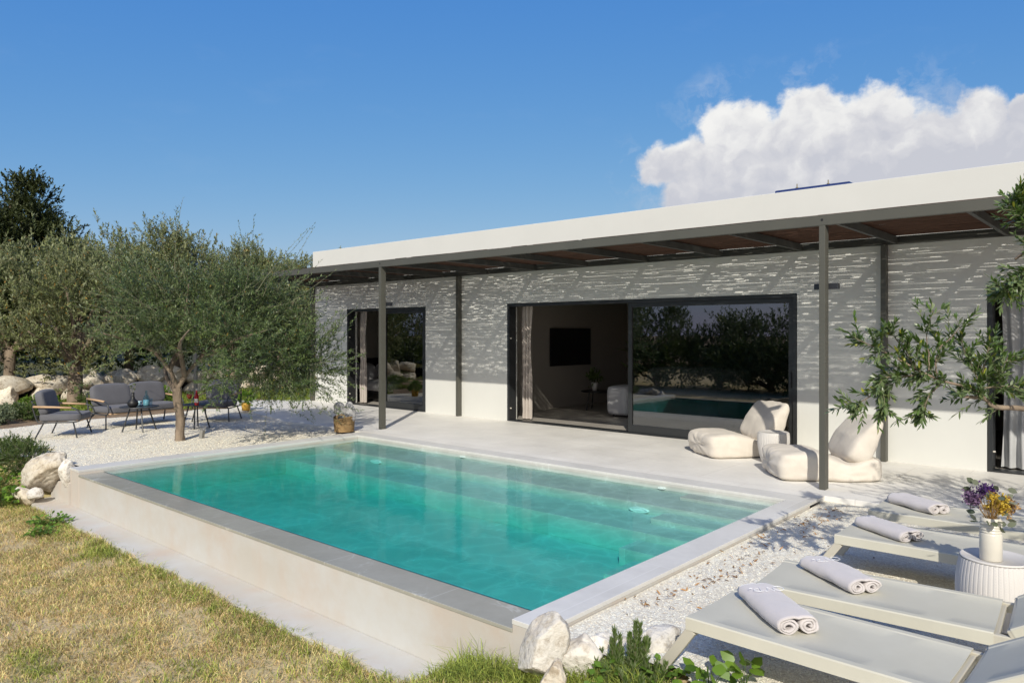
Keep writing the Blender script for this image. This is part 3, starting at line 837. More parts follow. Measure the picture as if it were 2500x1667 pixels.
def twig_leaves(rng, base, direc, tlen, m, llen, lwid, droop=0.0, spread=.9, six=False, jit=.25, curve=0.25):
    """twigs (n) with m leaves each; returns leaf V,F,tint and twig polylines (n,k,3)"""
    n = len(base); k = 5
    tl = np.asarray(tlen).reshape(-1, 1, 1)*np.ones((n, 1, 1))
    bend = rng.normal(size=(n, 1, 3))*curve + np.array([0, 0, -droop])
    s = np.linspace(0, 1, k).reshape(1, -1, 1)
    path = base[:, None]+direc[:, None]*tl*s + bend*tl*s*s*.6
    ts = (np.arange(m)+rng.random((n, m)))/m; ts = ts*.97+.03
    pos = base[:, None]+direc[:, None]*tl*ts[..., None]+bend*tl*(ts**2)[..., None]*.6
    tan = unit(direc[:, None]+bend*2*ts[..., None]*.6)
    rnd = rng.normal(size=(n, m, 3)); side = unit(np.cross(tan, rnd))
    D_ = unit(tan*(.75+.3*ts[..., None])+side*spread*(1.15-.6*ts[..., None])+rng.normal(size=(n, m, 3))*jit)
    N_ = unit(tan*.5+rng.normal(size=(n, m, 3))*.45+np.array([0, 0, .9]))
    N_ = unit(N_-D_*(N_*D_).sum(-1, keepdims=True))
    P_ = pos.reshape(-1, 3); D_ = D_.reshape(-1, 3); N_ = N_.reshape(-1, 3)
    ll = llen*(.65+.55*rng.random(len(P_))); lw = lwid*(.75+.5*rng.random(len(P_)))
    V, F = (leaf6_mesh if six else leaf_mesh)(P_, D_, N_, ll, lw)
    c = np.clip(.25+.55*rng.random((n, 1))*np.ones((1, m))+.25*(ts-.3)+rng.normal(size=(n, m))*.14, 0, 1).reshape(-1)
    g = rng.random(len(P_))
    vp = 8 if six else 4
    tint = np.stack([np.repeat(c, vp), np.repeat(g, vp), np.zeros(len(P_)*vp)], 1)
    return V, F, tint, path
def twig_tubes(paths, r0, r1, segs=3):
    """(n,k,3) polylines -> thin prisms"""
    n, k, _ = paths.shape
    tan = unit(np.gradient(paths, axis=1))
    a = unit(np.cross(tan, np.array([.31, .22, .92]))); b = np.cross(tan, a)
    rr = np.linspace(r0, r1, k).reshape(1, k, 1)
    rings = np.stack([paths+(a*math.cos(2*PI*j/segs)+b*math.sin(2*PI*j/segs))*rr for j in range(segs)], 2)  # n,k,segs,3
    V = rings.reshape(-1, 3)
    i = np.arange(n*k*segs).reshape(n, k, segs)
    F = np.stack([i[:, :-1], np.roll(i, -1, 2)[:, :-1], np.roll(i, -1, 2)[:, 1:], i[:, 1:]], -1).reshape(-1, 4)
    return V, F
def merge(parts):
    Vs, Fs, Ts, o = [], [], [], 0
    for p in parts:
        V, F = p[0], p[1]
        Vs.append(V); Fs.append(F+o); o += len(V)
        Ts.append(p[2] if len(p) > 2 else np.zeros((len(V), 3)))
    return np.concatenate(Vs), np.concatenate(Fs), np.concatenate(Ts)

def limbs_bm(bm, start, ends, r0, r1, rng, wob=.12, segs=8):
    for e in ends:
        a = Vector(start); b = Vector(e); mid = a.lerp(b, .5)+Vector(rng.normal(size=3))*wob*(b-a).length*.6
        pts = spline([a, a.lerp(b, .25).lerp(mid, .5)+Vector((0, 0, .05)), mid, b], 5)
        n = len(pts); add_tube(bm, pts, [r0+(r1-r0)*i/(n-1) for i in range(n)], segs)

# house plants inside
def bush_leaves(rng, n, c, rad, llen, lwid, up=.4, six=False, twl=.2, m=14, shell=.5, droop=0.0, spread=.9, zmin=None):
    d = unit(rng.normal(size=(n, 3))); r = (shell+(1-shell)*rng.random((n, 1)))**.7
    base = np.array(c)+d*r*np.array(rad)*.85
    if zmin is not None: base[:, 2] = np.maximum(base[:, 2], zmin)
    direc = unit(d*np.array([1, 1, .8])+np.array([0, 0, up])+rng.normal(size=(n, 3))*.35)
    return twig_leaves(rng, base, direc, twl*(.7+.6*rng.random(n)), m, llen, lwid, droop, spread, six)
rng = np.random.default_rng(3)
pp = thing('potted_plant', 'small leafy plant in a white pot on the side table indoors', 'plant', (-9.62, 2.86, .43))
obj('pot', lathe([(0, 0), (.05, 0), (.075, .17), (.068, .175), (.06, .15), (0, .15)], 24), M['white_plastic'], pp, smooth=True)
V, F, T, pa = bush_leaves(rng, 30, (0, 0, .26), (.12, .12, .1), .10, .04, .8, False, .12, 6)
np_obj('foliage', V, F, M['shrub_leaf'], pp, T)
pl = thing('house_plant', 'tall dark palm-like plant behind the indoor sofa', 'plant', (-8.75, 3.7, .003))
obj('pot', lathe([(0, 0), (.14, 0), (.18, .35), (.16, .35), (.15, .3), (0, .3)], 24), M['black'], pl, smooth=True)
V, F, T, pa = bush_leaves(rng, 40, (0, 0, 1.05), (.3, .3, .45), .42, .05, .9, False, .3, 6, .2, .4)
np_obj('foliage', V, F, M['shrub_leaf'], pl, T)
bm = bmesh.new(); add_tube(bm, [(0, 0, .3), (.02, 0, .8), (0, .01, 1.2)], .02, 8); obj('stem', bm, M['bark'], pl)

bed = thing('bed', 'white-sheeted bed just inside the narrow bedroom door', 'bed', (-15.0, 1.55, .003))
obj('base', put(rbox_bm(1.02, .8, .12, 4, 12), (0, 0, .14)), M['black'], bed, smooth=True)
obj('mattress', put(rbox_bm(1.0, .78, .13, 8, 9, .03, .01), (.02, 0, .38)), M['white_fab'], bed, smooth=True)
obj('blanket', put(rbox_bm(.45, .80, .135, 8, 9, .03, .015, 3), (.59, 0, .385)), M['grey_curtain'], bed, smooth=True)
obj('pillow', put(rbox_bm(.09, .36, .24, 6, 4, .1, .02), (-.78, -.38, .68), ry=-.35), M['white_fab'], bed, smooth=True)
obj('pillow', put(rbox_bm(.09, .36, .24, 6, 4, .1, .02, 5), (-.78, .38, .68), ry=-.35), M['white_fab'], bed, smooth=True)
obj('headboard', box(-1.05, -.98, -.85, .85, 0, 1.05), M['black'], bed, bevel=.02)

# solar collector behind the parapet
so_ = thing('solar_panel', 'blue solar collector just showing above the white parapet', 'solar panel', (-4.24, 1.2, 3.405))
Mx = Matrix.Rotation(R(-10), 4, 'X')
obj('collector', box(-.58, .58, 0, 1.9, .60, .665, Matrix.Translation((0, 0, 0))), mat('collector_blue', (.02, .035, .11), .25, .05), so_, bevel=.008)
obj('edge_trim', box(-.585, .585, -.012, -.001, .60, .655), mat('blue_trim', (.015, .035, .15), .35, .05), so_)
for x_ in (-.24, .25):
    bm = lathe([(0, .66), (.022, .66), (.024, .675), (.012, .68), (.008, .69), (.008, .735), (0, .735)], 12, (x_, .03, 0)); obj('bolt', bm, mat('brass_bolt', (.35, .28, .15), .4, .1, metal=.8), so_)
for x_ in (-.4, .4):
    bm = bmesh.new(); add_bar(bm, (x_, .1, 0), (x_, .1, .6), .04, .04); add_bar(bm, (x_, 1.7, 0), (x_, 1.7, .6), .04, .04); obj('leg', bm, M['pergola'], so_)

# ------------------------------------------------------------------ pergola
pg = thing('pergola', 'long grey steel pergola with brown reed roofing along the facade', 'pergola')
YF = -2.48
def left_x(y): return -15.16 - (y-YF)/2.42*1.19
bm = box(-15.16, 8.0, YF, YF+.055, 2.905, 3.016)
fb = obj('front_beam', bm, M['pergola'], pg, bevel=.003)
bm = box(-16.35, 8.0, -.062, -.006, 2.905, 3.01); obj('rear_beam', bm, M['pergola_shaded'], pg, bevel=.003)
bm = bmesh.new(); add_bar(bm, (-15.15, YF+.056, 2.958), (-16.32, -.063, 2.958), .05, .104); obj('end_beam', bm, M['pergola'], pg, bevel=.003)
for x_ in (-13.95, -12.7, -11.45, -10.2, -8.93, -7.74, -6.49, -5.18, -3.945, -2.69, -1.45, -.2, 1.06, 2.3, 3.55, 4.8, 6.05):
    obj('rafter', box(x_-.022, x_+.022, YF+.056, -.063, 2.91, 3.004), M['pergola_shaded'], pg, bevel=.002)
POSTS = [(-10.573, YF), (-2.77-.09, YF), (4.85, YF)]
for x_, y_ in POSTS:
    p_ = obj('post', box(x_, x_+.066, y_, y_+.112, 0.0005, 2.904), M['pergola'], pg, bevel=.003)
for x_ in (-16.36, -11.03, -2.865, 4.85):
    obj('post', box(x_, x_+.066, -.115, -.005, .0005, 2.904), M['pergola'], pg, bevel=.003)
for x_, y_ in POSTS[:2]:
    bm = bmesh.new(); add_tube(bm, [(x_+.033, YF-.002, 2.965), (x_+.033, YF+.01, 2.965)], .014, 12); obj('bolt_hole', bm, M['black'], pg)
# reed mat: canes laid along the facade with irregular gaps
rng = np.random.default_rng(5)
NR = 280; parts = []
ys = np.linspace(YF+.03, -.035, NR)
for i, y in enumerate(ys):
    x0 = left_x(y)+.02; st_ = .14
    a = x0
    while a < 7.9:
        clus = .35+1.5*vnoise(np.array([a]), np.array([y]), .9, 6)[0]*vnoise(np.array([a]), np.array([y]), 3.1, 9)[0]*2
        b = min(a+rng.exponential(.72/clus)+.08, 7.95)
        nseg = max(3, int((b-a)/st_)); xx = np.linspace(a, b, nseg)
        yy = y+rng.normal()*.0012+.0034*(vnoise(xx, xx*0+i*.21, 1.6, 2)-.5)*2+.0024*(vnoise(xx, xx*0+i*3.7, 5.0, 5)-.5)*2
        zz = 3.021+rng.uniform(-.004, .007)+0*xx+.004*(vnoise(xx, xx*0+i*1.3, 1.2, 8)-.5)
        rr = (.0050+.0008*rng.random())*(.9+.2*vnoise(xx, xx*0+i*5.1, 2.5, 4))
        ang = np.array([PI/6, 5*PI/6, 3*PI/2])
        ring = np.stack([np.stack([xx, yy+rr*1.1*math.cos(q), zz+rr*math.sin(q)], 1) for q in ang], 1)
        V = ring.reshape(-1, 3); idx = np.arange(nseg*3).reshape(nseg, 3)
        F = np.stack([idx[:-1], np.roll(idx, -1, 1)[:-1], np.roll(idx, -1, 1)[1:], idx[1:]], -1).reshape(-1, 4)
        parts.append((V, F))
        a = b+rng.uniform(.03, .19)
V, F, _ = merge(parts)
o = np_obj('reed_mat', V, F, M['reed'], pg); tag(o, kind='stuff')

# wall lamps on the back of the front posts
for (x_, y_), lb in zip(POSTS[:2], ('small black box lamp on the back of the pergola post by the basket', 'small black box lamp on the back of the pergola post by the bean bags')):
    l_ = thing('outdoor_lamp', lb, 'lamp', (x_+.033, y_+.113, 2.24), 0, 'box lamps on the pergola posts')
    obj('housing', box(-.13, .13, .006, .075, -.032, .032), M['lamp_black'], l_, bevel=.004)
    obj('bracket', box(-.03, .03, 0, .0055, -.05, .05), M['lamp_black'], l_)

# ------------------------------------------------------------------ bean bag loungers
def bean(label, loc, rotz, seed):
    b_ = thing('bean_bag_lounger', label, 'bean bag', loc, rotz, 'cream bean bag loungers on the terrace')
    bm = rbox_bm(.59, .41, .16, 26, 9.0, .13, 0, seed)
    for v in bm.verts:
        c = v.co
        d = .022*noise.noise(Vector((c.x*3.1+seed, c.y*4, c.z*5)))+.007*noise.noise(Vector((c.x*8, c.y*8+seed, c.z*8)))+.006*(1-abs(noise.noise(Vector((c.x*6+c.y*5, c.y*7+seed, c.z*10))))*2)
        # radial puckers at the front seam and a sag in the middle
        fr = max(0, -c.x-.35)/.25
        ang = math.atan2(c.z, c.y)
        pk = .008*fr*math.sin(ang*9+seed)
        n_ = Vector((abs(c.x/.6)**4*(1 if c.x > 0 else -1), abs(c.y/.4)**4*(1 if c.y > 0 else -1), abs(c.z/.16)**4*(1 if c.z > 0 else -1))).normalized()
        v.co = c+n_*(d+pk)
        v.co.z += .165
        v.co.z -= .055*math.exp(-((c.x-.20)/.22)**2)*max(0, c.z)/.165
        if v.co.z < .006: v.co.z = .006
        if v.co.x > .1: v.co.z *= 1-.18*min(1, (v.co.x-.1)/.5)
    obj('seat', bm, M['cream'], b_, smooth=True)
    bm = rbox_bm(.135, .365, .26, 22, 8.0, .30, 0, seed)
    for v in bm.verts:
        c = v.co
        d = .020*noise.noise(Vector((c.x*4+seed*2, c.y*4, c.z*4)))+.006*noise.noise(Vector((c.x*9, c.y*9+seed, c.z*9)))+.004*(1-abs(noise.noise(Vector((c.x*5, c.y*9+seed, c.z*6+c.y*5))))*2)
        v.co = c+c.normalized()*d
        # pinched upper corners
        q = max(0, abs(c.y)/.36-.6)*max(0, c.z/.26-.4)
        v.co += Vector((0, .12*q*(1 if c.y > 0 else -1), .18*q))
        if c.z > 0: v.co.x *= 1-.55*c.z/.26
    put(bm, (.42, 0, .45), ry=.50)
    obj('backrest', bm, M['cream'], b_, smooth=True)
    bm = bmesh.new()
    pts = [(-.60, -.3, .17), (-.615, -.1, .185), (-.615, .1, .185), (-.60, .3, .17)]
    add_tube(bm, spline(pts, 4), .004, 6); obj('piping', bm, M['cream'], b_)
    return b_
bean('cream bean bag lounger in front of the wide glass door', (-4.58, -.77, 0), math.atan2(.79, .61), 1.3)
bean('cream bean bag lounger behind the pergola post, crossed by its shadow', (-3.13, -1.66, 0), math.atan2(.62, .78), 4.9)

def ribbed_bm(prof, segs, rib, zf0, zf1, depth):
    bm = bmesh.new(); rings = []
    for r, z in prof:
        ring = []
        for k in range(segs):
            a = 2*PI*k/segs
            rr = r - (depth*(.5-.5*math.cos(rib*a)) if zf0 < z < zf1 else 0)
            ring.append(bm.verts.new((rr*math.cos(a), rr*math.sin(a), z)))
        rings.append(ring)
    for a, b in zip(rings, rings[1:]):
        for k in range(segs): bm.faces.new((a[k], a[(k+1) % segs], b[(k+1) % segs], b[k]))
    bm.faces.new(rings[-1]); bm.faces.new(rings[0][::-1])
    return bm
sd = thing('drum_table', 'white vertically ribbed drum side table between the two bean bags', 'table', (-3.915, -1.13, 0))
prof = [(.145, 0), (.165, .05), (.185, .12), (.20, .2), (.207, .28), (.207, .34), (.203, .385), (.2, .395), (.196, .402)]
obj('body', ribbed_bm(prof, 288, 48, .01, .39, .006), M['white_plastic'], sd, smooth=True)
obj('table_top', lathe([(.196, .4025), (.188, .409), (.18, .404), (0, .403)], 48), M['white_plastic'], sd, smooth=True)

# ------------------------------------------------------------------ sun loungers
def make_lounger():
    lo_ = thing('sun_lounger', '', 'sun lounger', (0, 0, 0), 0, 'taupe sun loungers on the gravel')
    h = .30; hw = .272; Ls = 1.20
    bm = bmesh.new()
    for s in (-1, 1):
        add_box(bm, 0, 1.95, s*hw-.016, s*hw+.016, h-.062, h-.008)
    add_box(bm, .001, .04, -hw+.016, hw-.016, h-.055, h-.012)
    add_box(bm, 1.91, 1.949, -hw+.016, hw-.016, h-.055, h-.012)
    add_box(bm, 1.17, 1.2, -hw+.016, hw-.016, h-.055, h-.02)
    obj('frame', bm, M['lounger'], lo_, bevel=.006)
    for s in (-1, 1):
        for xa, xb in ((.03, -.14), (1.80, 1.95)):
            bm = bmesh.new(); add_bar(bm, (xb, s*(hw), 0), (xa, s*(hw), h-.063), .032, .055, (1, 0, 0)); obj('leg', bm, M['lounger'], lo_, bevel=.004)
    bm = bmesh.new(); add_bar(bm, (-.055, -hw+.017, .15), (-.055, hw-.017, .15), .03, .03)
    obj('crossbar', bm, M['lounger'], lo_, bevel=.004)
    # sling wrapped over the side rails
    def sling(x0, x1):
        bm = bmesh.new(); prof = [(-hw-.019, h-.066), (-hw-.019, h-.006), (-hw-.014, h+.0005), (-hw+.022, h+.001), (-hw+.03, h-.003), (-hw*.5, h-.006), (0, h-.008)]
        prof = prof+[(-y, z) for y, z in prof[-2::-1]]
        nx = 20; g = []
        for i in range(nx+1):
            x = x0+(x1-x0)*i/nx
            g.append([bm.verts.new((x, y, z + .003*math.sin(i*.9)*(1 if abs(y) < hw-.05 else 0)*.4)) for y, z in prof])
        for a, b in zip(g, g[1:]):
            for k in range(len(prof)-1): bm.faces.new((a[k], a[k+1], b[k+1], b[k]))
        return bm
    o = obj('sling', sling(.0, Ls-.02), M['sling'], lo_, smooth=True)
    sm = o.modifiers.new('thick', 'SOLIDIFY'); sm.thickness = .003; sm.offset = -1
    es = o.modifiers.new('edge', 'EDGE_SPLIT'); es.split_angle = R(25)
    bm = bmesh.new()
    for s in (-1, 1): add_box(bm, 0, .74, s*(hw-.0)-.016, s*(hw-.0)+.016, -.055, -.002)
    add_box(bm, .70, .739, -hw+.016, hw-.016, -.05, -.006); add_box(bm, .001, .035, -hw+.016, hw-.016, -.05, -.006)
    put(bm, (Ls+.03, 0, h+.02), ry=-R(31))
    bk = obj('backrest', bm, M['lounger'], lo_, bevel=.005)
    bm = sling(.02, .75)
    put(bm, (0, 0, -h)); put(bm, (Ls+.03, 0, h+.022), ry=-R(31))
    o = obj('backrest_sling', bm, M['sling'], bk, smooth=True)
    sm = o.modifiers.new('thick', 'SOLIDIFY'); sm.thickness = .003; sm.offset = -1
    es = o.modifiers.new('edge', 'EDGE_SPLIT'); es.split_angle = R(25)
    bm = bmesh.new()
    for s in (-1, 1): add_bar(bm, (Ls+.52, s*(hw-.04), h-.05), (Ls+.42, s*(hw-.04), h+.2), .02, .012)
    obj('support', bm, M['lounger'], bk)
    return lo_
proto = make_lounger()
LNG = [(-1.86, -7.055, 'nearest sun lounger in the foreground, taupe sling with a lettered towel on it'),
       (-1.83, -6.32, 'second sun lounger from the front, directly in front of the knit drum table'),
       (-1.82, -4.91, 'third sun lounger from the front, beyond the knit drum table, half in leaf shade'),
       (-1.86, -3.94, 'farthest sun lounger, next to the terrace edge and dappled with shade')]
for i, (x_, y_, lb) in enumerate(LNG):
    o = proto if i == 0 else copy_tree(proto)
    o.location = (x_, y_, -.05); o.rotation_euler.z = R((-1.4, 4.0, .8, .3)[i]); o['label'] = lb

# rolled towels
def towel_profile():
    """closed outline of a towel rolled in from both ends, in (s, z), width about .2"""
    def roll(sign):
        pts = []
        for k in range(0, 46):
            a = k/45*2.35*2*PI
            r = .046-.0135*k/45*2.35
            pts.append((r, a))
        return pts
    left = [(-.047+r*math.sin(-a)*1.06, .046+r*math.cos(a)) for r, a in roll(-1)]
    right = [(.047+r*math.sin(a)*1.06, .046+r*math.cos(a)) for r, a in roll(1)]
    return left[::-1]+[(-.02, .0945), (0, .090), (.02, .0945)]+right
def towel_bm(seed, length=.47):
    pr_ = towel_profile(); bm = bmesh.new(); nl = 22; th = .0105
    n = len(pr_)
    nrm = []
    for i in range(n):
        a = Vector((*pr_[max(i-1, 0)], 0)); b = Vector((*pr_[min(i+1, n-1)], 0)); d = (b-a).normalized(); nrm.append((-d.y, d.x))
    g = []
    for j in range(nl+1):
        yy = (j/nl-.5)*length
        e = 1-.10*abs(2*j/nl-1)**6
        ring = []
        for sgn in (1, -1):
            rng_ = range(n) if sgn == 1 else range(n-1, -1, -1)
            for i in rng_:
                x = pr_[i][0]+nrm[i][0]*th*.5*sgn; z = pr_[i][1]+nrm[i][1]*th*.5*sgn
                wv_ = .007*noise.noise(Vector((x*13+seed, yy*8, z*13)))+.0025*noise.noise(Vector((x*60+seed, yy*60, z*60)))
                dy = .014*noise.noise(Vector((x*22+seed*3, z*22, j > nl/2)))*(abs(2*j/nl-1)**3)*(1 if j > nl/2 else -1)
                zz = (z-.046)*e+.046+wv_
                ring.append(bm.verts.new((x*(1+.02*math.sin(yy*8+seed))+wv_, yy+dy, max(zz*.88, .001))))
        g.append(ring)
    m_ = len(g[0])
    for a, b in zip(g, g[1:]):
        for k in range(m_): bm.faces.new((a[k], a[(k+1) % m_], b[(k+1) % m_], b[k]))
    for ring, fl in ((g[0], 1), (g[-1], 0)):
        for i in range(n-1):
            q = (ring[i], ring[i+1], ring[m_-2-i], ring[m_-1-i]); bm.faces.new(q if fl else q[::-1])
    return bm
M['thread'] = mat('white_thread', (.85, .85, .86), .6, .02)
def letters_bm():
    """thin embroidered script capitals, x right, y up, about .15 wide"""
    S = []
    S.append([(-.052+.020*math.cos(a), .0+.022*math.sin(a)) for a in [k/20*2*PI for k in range(21)]])
    S.append([(-.030, .016), (-.024, .020), (-.014, -.020), (-.004, .012), (.004, .022), (.010, .018)])
    S.append([(.018, -.022), (.022, .0), (.026, .022)])
    S.append([(.014, .016), (.030, .025), (.050, .016), (.046, .002), (.028, -.002)])
    S.append([(.052, -.006), (.060, -.010), (.066, -.004)])
    return S
TW = [(-1.525, -7.005, .235, 40, 'rolled pale grey-pink towel with white script letters on the nearest lounger', True),
      (-1.465, -6.215, .235, 31, 'rolled pale grey-pink towel lying on the second lounger from the front', True),
      (-1.535, -4.90, .235, 27, 'rolled grey towel on the third lounger, lightly dappled with shade', False),
      (-1.57, -3.87, .235, 30, 'rolled grey towel on the farthest lounger beside the terrace', False)]
for i, (x_, y_, z_, ang, lb, let) in enumerate(TW):
    tw = thing('towel', lb, 'towel', (x_, y_, .243), R(90-42-90) if False else R(ang), 'rolled towels on the sun loungers')
    tw.rotation_euler.z = R((47, 54, 57, 56)[i])
    tw.scale = ((1.10, 1.06, 1.08), (1.05, 1.02, 1.0), (1.04, .98, .95), (1.05, 1.0, 1.0))[i]
    body = obj('roll', towel_bm(i*3.7+1), M['towel'], tw, smooth=True)
    body.rotation_euler.z = 0
    if let:
        bm = bmesh.new()
        for st_ in letters_bm():
            pts = [Vector((-p[0]*1.25, .12 - p[1]*1.35, 0)) for p in st_]
            pts = [Vector((p.x, p.y, .0905 - .0 + (.0015 if abs(p.x) > .03 else -.0005))) for p in pts]
            if len(pts) < 20: pts = spline(pts, 4)
            add_tube(bm, pts, .0014, 5)
        e_ = obj('embroidery', bm, M['thread'], tw)

# knit drum table with vase
KX, KY, KZ = -.775, -5.475, -.05
kt = thing('drum_table', 'round white knit-textured drum table with a vase on top between the loungers', 'table', (KX, KY, KZ))
def knit_bm():
    bm = bmesh.new(); segs = 400; nz = 70; rings = []
    cols = 50
    for j in range(nz+1):
        u = j/nz; z = .01+u*.385
        r = .180+.036*math.sin(PI*(.10+.80*u))**.8
        ring = []
        for k in range(segs):
            a = 2*PI*k/segs
            c = (a/(2*PI)*cols) % 1.0
            v = abs(c-.5)*2               # 0 at column middle, 1 at gap
            st_ = math.sin((u*46 + v*.9)*2*PI)  # V shaped stitches
            d = -.0035*max(0, v-.72)/.28 + .0016*st_*(1-v*.6)
            ring.append(bm.verts.new(((r+d)*math.cos(a), (r+d)*math.sin(a), z)))
        rings.append(ring)
    for a, b in zip(rings, rings[1:]):
        for k in range(segs): bm.faces.new((a[k], a[(k+1) % segs], b[(k+1) % segs], b[k]))
    bm.faces.new(rings[0][::-1])
    return bm
obj('body', knit_bm(), M['knit'], kt, smooth=True)
obj('table_top', lathe([(.191, .396), (.194, .402), (.190, .408), (.184, .409), (.178, .404), (0, .403)], 64), M['white_plastic'], kt, smooth=True)
vs_ = thing('vase', 'cream stoneware vase with ringed neck on the knit drum table', 'vase', (-.79, -5.555, KZ+.404))
prof = [(0, 0), (.056, 0), (.060, .006), (.060, .155), (.057, .163)]
for k in range(5):
    z0 = .166+k*.0165; prof += [(.054, z0), (.0585, z0+.004), (.0585, z0+.009), (.054, z0+.013)]
prof += [(.052, .252), (.047, .256), (.044, .25), (.044, .15), (0, .14)]
obj('body', lathe(prof, 48), M['ceramic'], vs_, smooth=True)
bq = thing('dried_flowers', 'dried purple and yellow flower bouquet standing in the cream vase', 'flowers', (-.79, -5.555, KZ+.60))
rng = np.random.default_rng(21)
def flower_head(n, c, rad, size, colA, colB, name):
    hub = unit(rng.normal(size=(16, 3)))*rng.uniform(.35, 1.05, (16, 1))*np.array(rad)*.8
    d = hub[rng.integers(0, 16, n)]+rng.normal(size=(n, 3))*.0115+np.array(c)
    D_ = unit(rng.normal(size=(n, 3))+np.array([0, 0, .5])); N_ = unit(rng.normal(size=(n, 3)))
    N_ = unit(N_-D_*(N_*D_).sum(-1, keepdims=True))
    V, F = leaf_mesh(d, D_, N_, size*(.6+.8*rng.random(n)), size*.9)
    cl = rng.random((n, 1)); T = np.repeat(np.array(colA)*(1-cl)+np.array(colB)*cl, 4, axis=0)
    return np_obj(name, V, F, M['blades'], bq, T)
flower_head(1000, (-.085, -.035, .165), (.062, .06, .062), .015, (.09, .045, .12), (.30, .20, .32), 'purple_flowers')
flower_head(420, (-.03, .01, .215), (.055, .05, .035), .014, (.05, .02, .11), (.14, .06, .22), 'dark_purple_flowers')
flower_head(1100, (.035, .0, .155), (.075, .07, .072), .016, (.46, .29, .03), (.66, .50, .08), 'yellow_flowers')
flower_head(600, (.085, .06, .125), (.055, .06, .075), .015, (.32, .19, .07), (.62, .42, .22), 'pale_dried_flowers')
bm = bmesh.new()
for k in range(46):
    a = rng.uniform(0, 2*PI); r_ = rng.uniform(.02, .11); h_ = rng.uniform(.10, .20)
    add_tube(bm, spline([(rng.normal()*.012, rng.normal()*.012, -.03), (r_*.35*math.cos(a), r_*.35*math.sin(a), .07), (r_*math.cos(a), r_*math.sin(a), h_)], 3), .0012, 4)
obj('stems', bm, mat('dried_stem', (.34, .20, .07), .8, .3), bq)
nn_ = 34; a = rng.uniform(0, 2*PI, nn_); ra = rng.uniform(.04, .11, nn_)
Pp = np.stack([ra*np.cos(a), ra*np.sin(a), rng.uniform(.0, .27, nn_)], 1); Dd = unit(np.stack([np.cos(a), np.sin(a), rng.uniform(-.7, .8, nn_)], 1))
Nn = unit(rng.normal(size=(nn_, 3))); Nn = unit(Nn-Dd*(Nn*Dd).sum(-1, keepdims=True))
V, F = leaf6_mesh(Pp, Dd, Nn, .05, .034); np_obj('dried_leaves', V, F, leaf_mat('eucalyptus_leaf', (.10, .12, .08), (.26, .27, .20)), bq, np.repeat(rng.random((nn_, 3)), 8, axis=0))

# ------------------------------------------------------------------ basket with towels
bk = thing('basket', 'woven wicker basket with loop handles at the far pool corner', 'basket', (-10.80, -3.06, 0))
def basket_bm():
    bm = bmesh.new(); segs = 72; nz = 24; rings = []
    for j in range(nz+1):
        u = j/nz; r = .165+.02*u
        rings.append([bm.verts.new(((r+.006*math.sin(k*PI/2+j*PI)+.004*noise.noise(Vector((k*.4, j*.4, 0))))*math.cos(2*PI*k/segs), (r+.006*math.sin(k*PI/2+j*PI))*math.sin(2*PI*k/segs), u*(.25+.025*math.cos(4*PI*k/segs)))) for k in range(segs)])
    for a, b in zip(rings, rings[1:]):
        for k in range(segs): bm.faces.new((a[k], a[(k+1) % segs], b[(k+1) % segs], b[k]))
    bm.faces.new(rings[0][::-1])
    return bm
o = obj('body', basket_bm(), M['wicker'], bk, smooth=True)
for a in (-.9, 2.24):
    bm = bmesh.new(); ca, sa = math.cos(a), math.sin(a)
    pts = [(.19*ca-.075*sa*math.cos(q), .19*sa+.075*ca*math.cos(q), .255+.06*math.sin(q)) for q in [k/12*2*PI for k in range(13)]]
    add_tube(bm, pts, .013, 8, caps=False); obj('handle', bm, M['wicker'], bk, smooth=True)
M['grey_towel'] = fabric_mat('silver_grey_cloth', (.42, .41, .41), 200, .8, .3)
for i, (dx, dy, rz) in enumerate(((-.075, -.02, .4), (.075, .05, -.3))):
    bm = rbox_bm(.10, .085, .19, 14, 2.8, .1, .045, i*4.1+2)
    put(bm, (0, 0, 0), ry=(-.32, .12)[i])
    o = obj('rolled_cloth', bm, M['grey_towel'], smooth=True); o.location = (-10.80+dx, -3.06+dy, .31); o.rotation_euler.z = rz
    tag(o, ('crumpled grey cloth leaning left out of the wicker basket', 'crumpled grey cloth standing at the right in the wicker basket')[i], 'cloth', 'grey cloths in the basket')

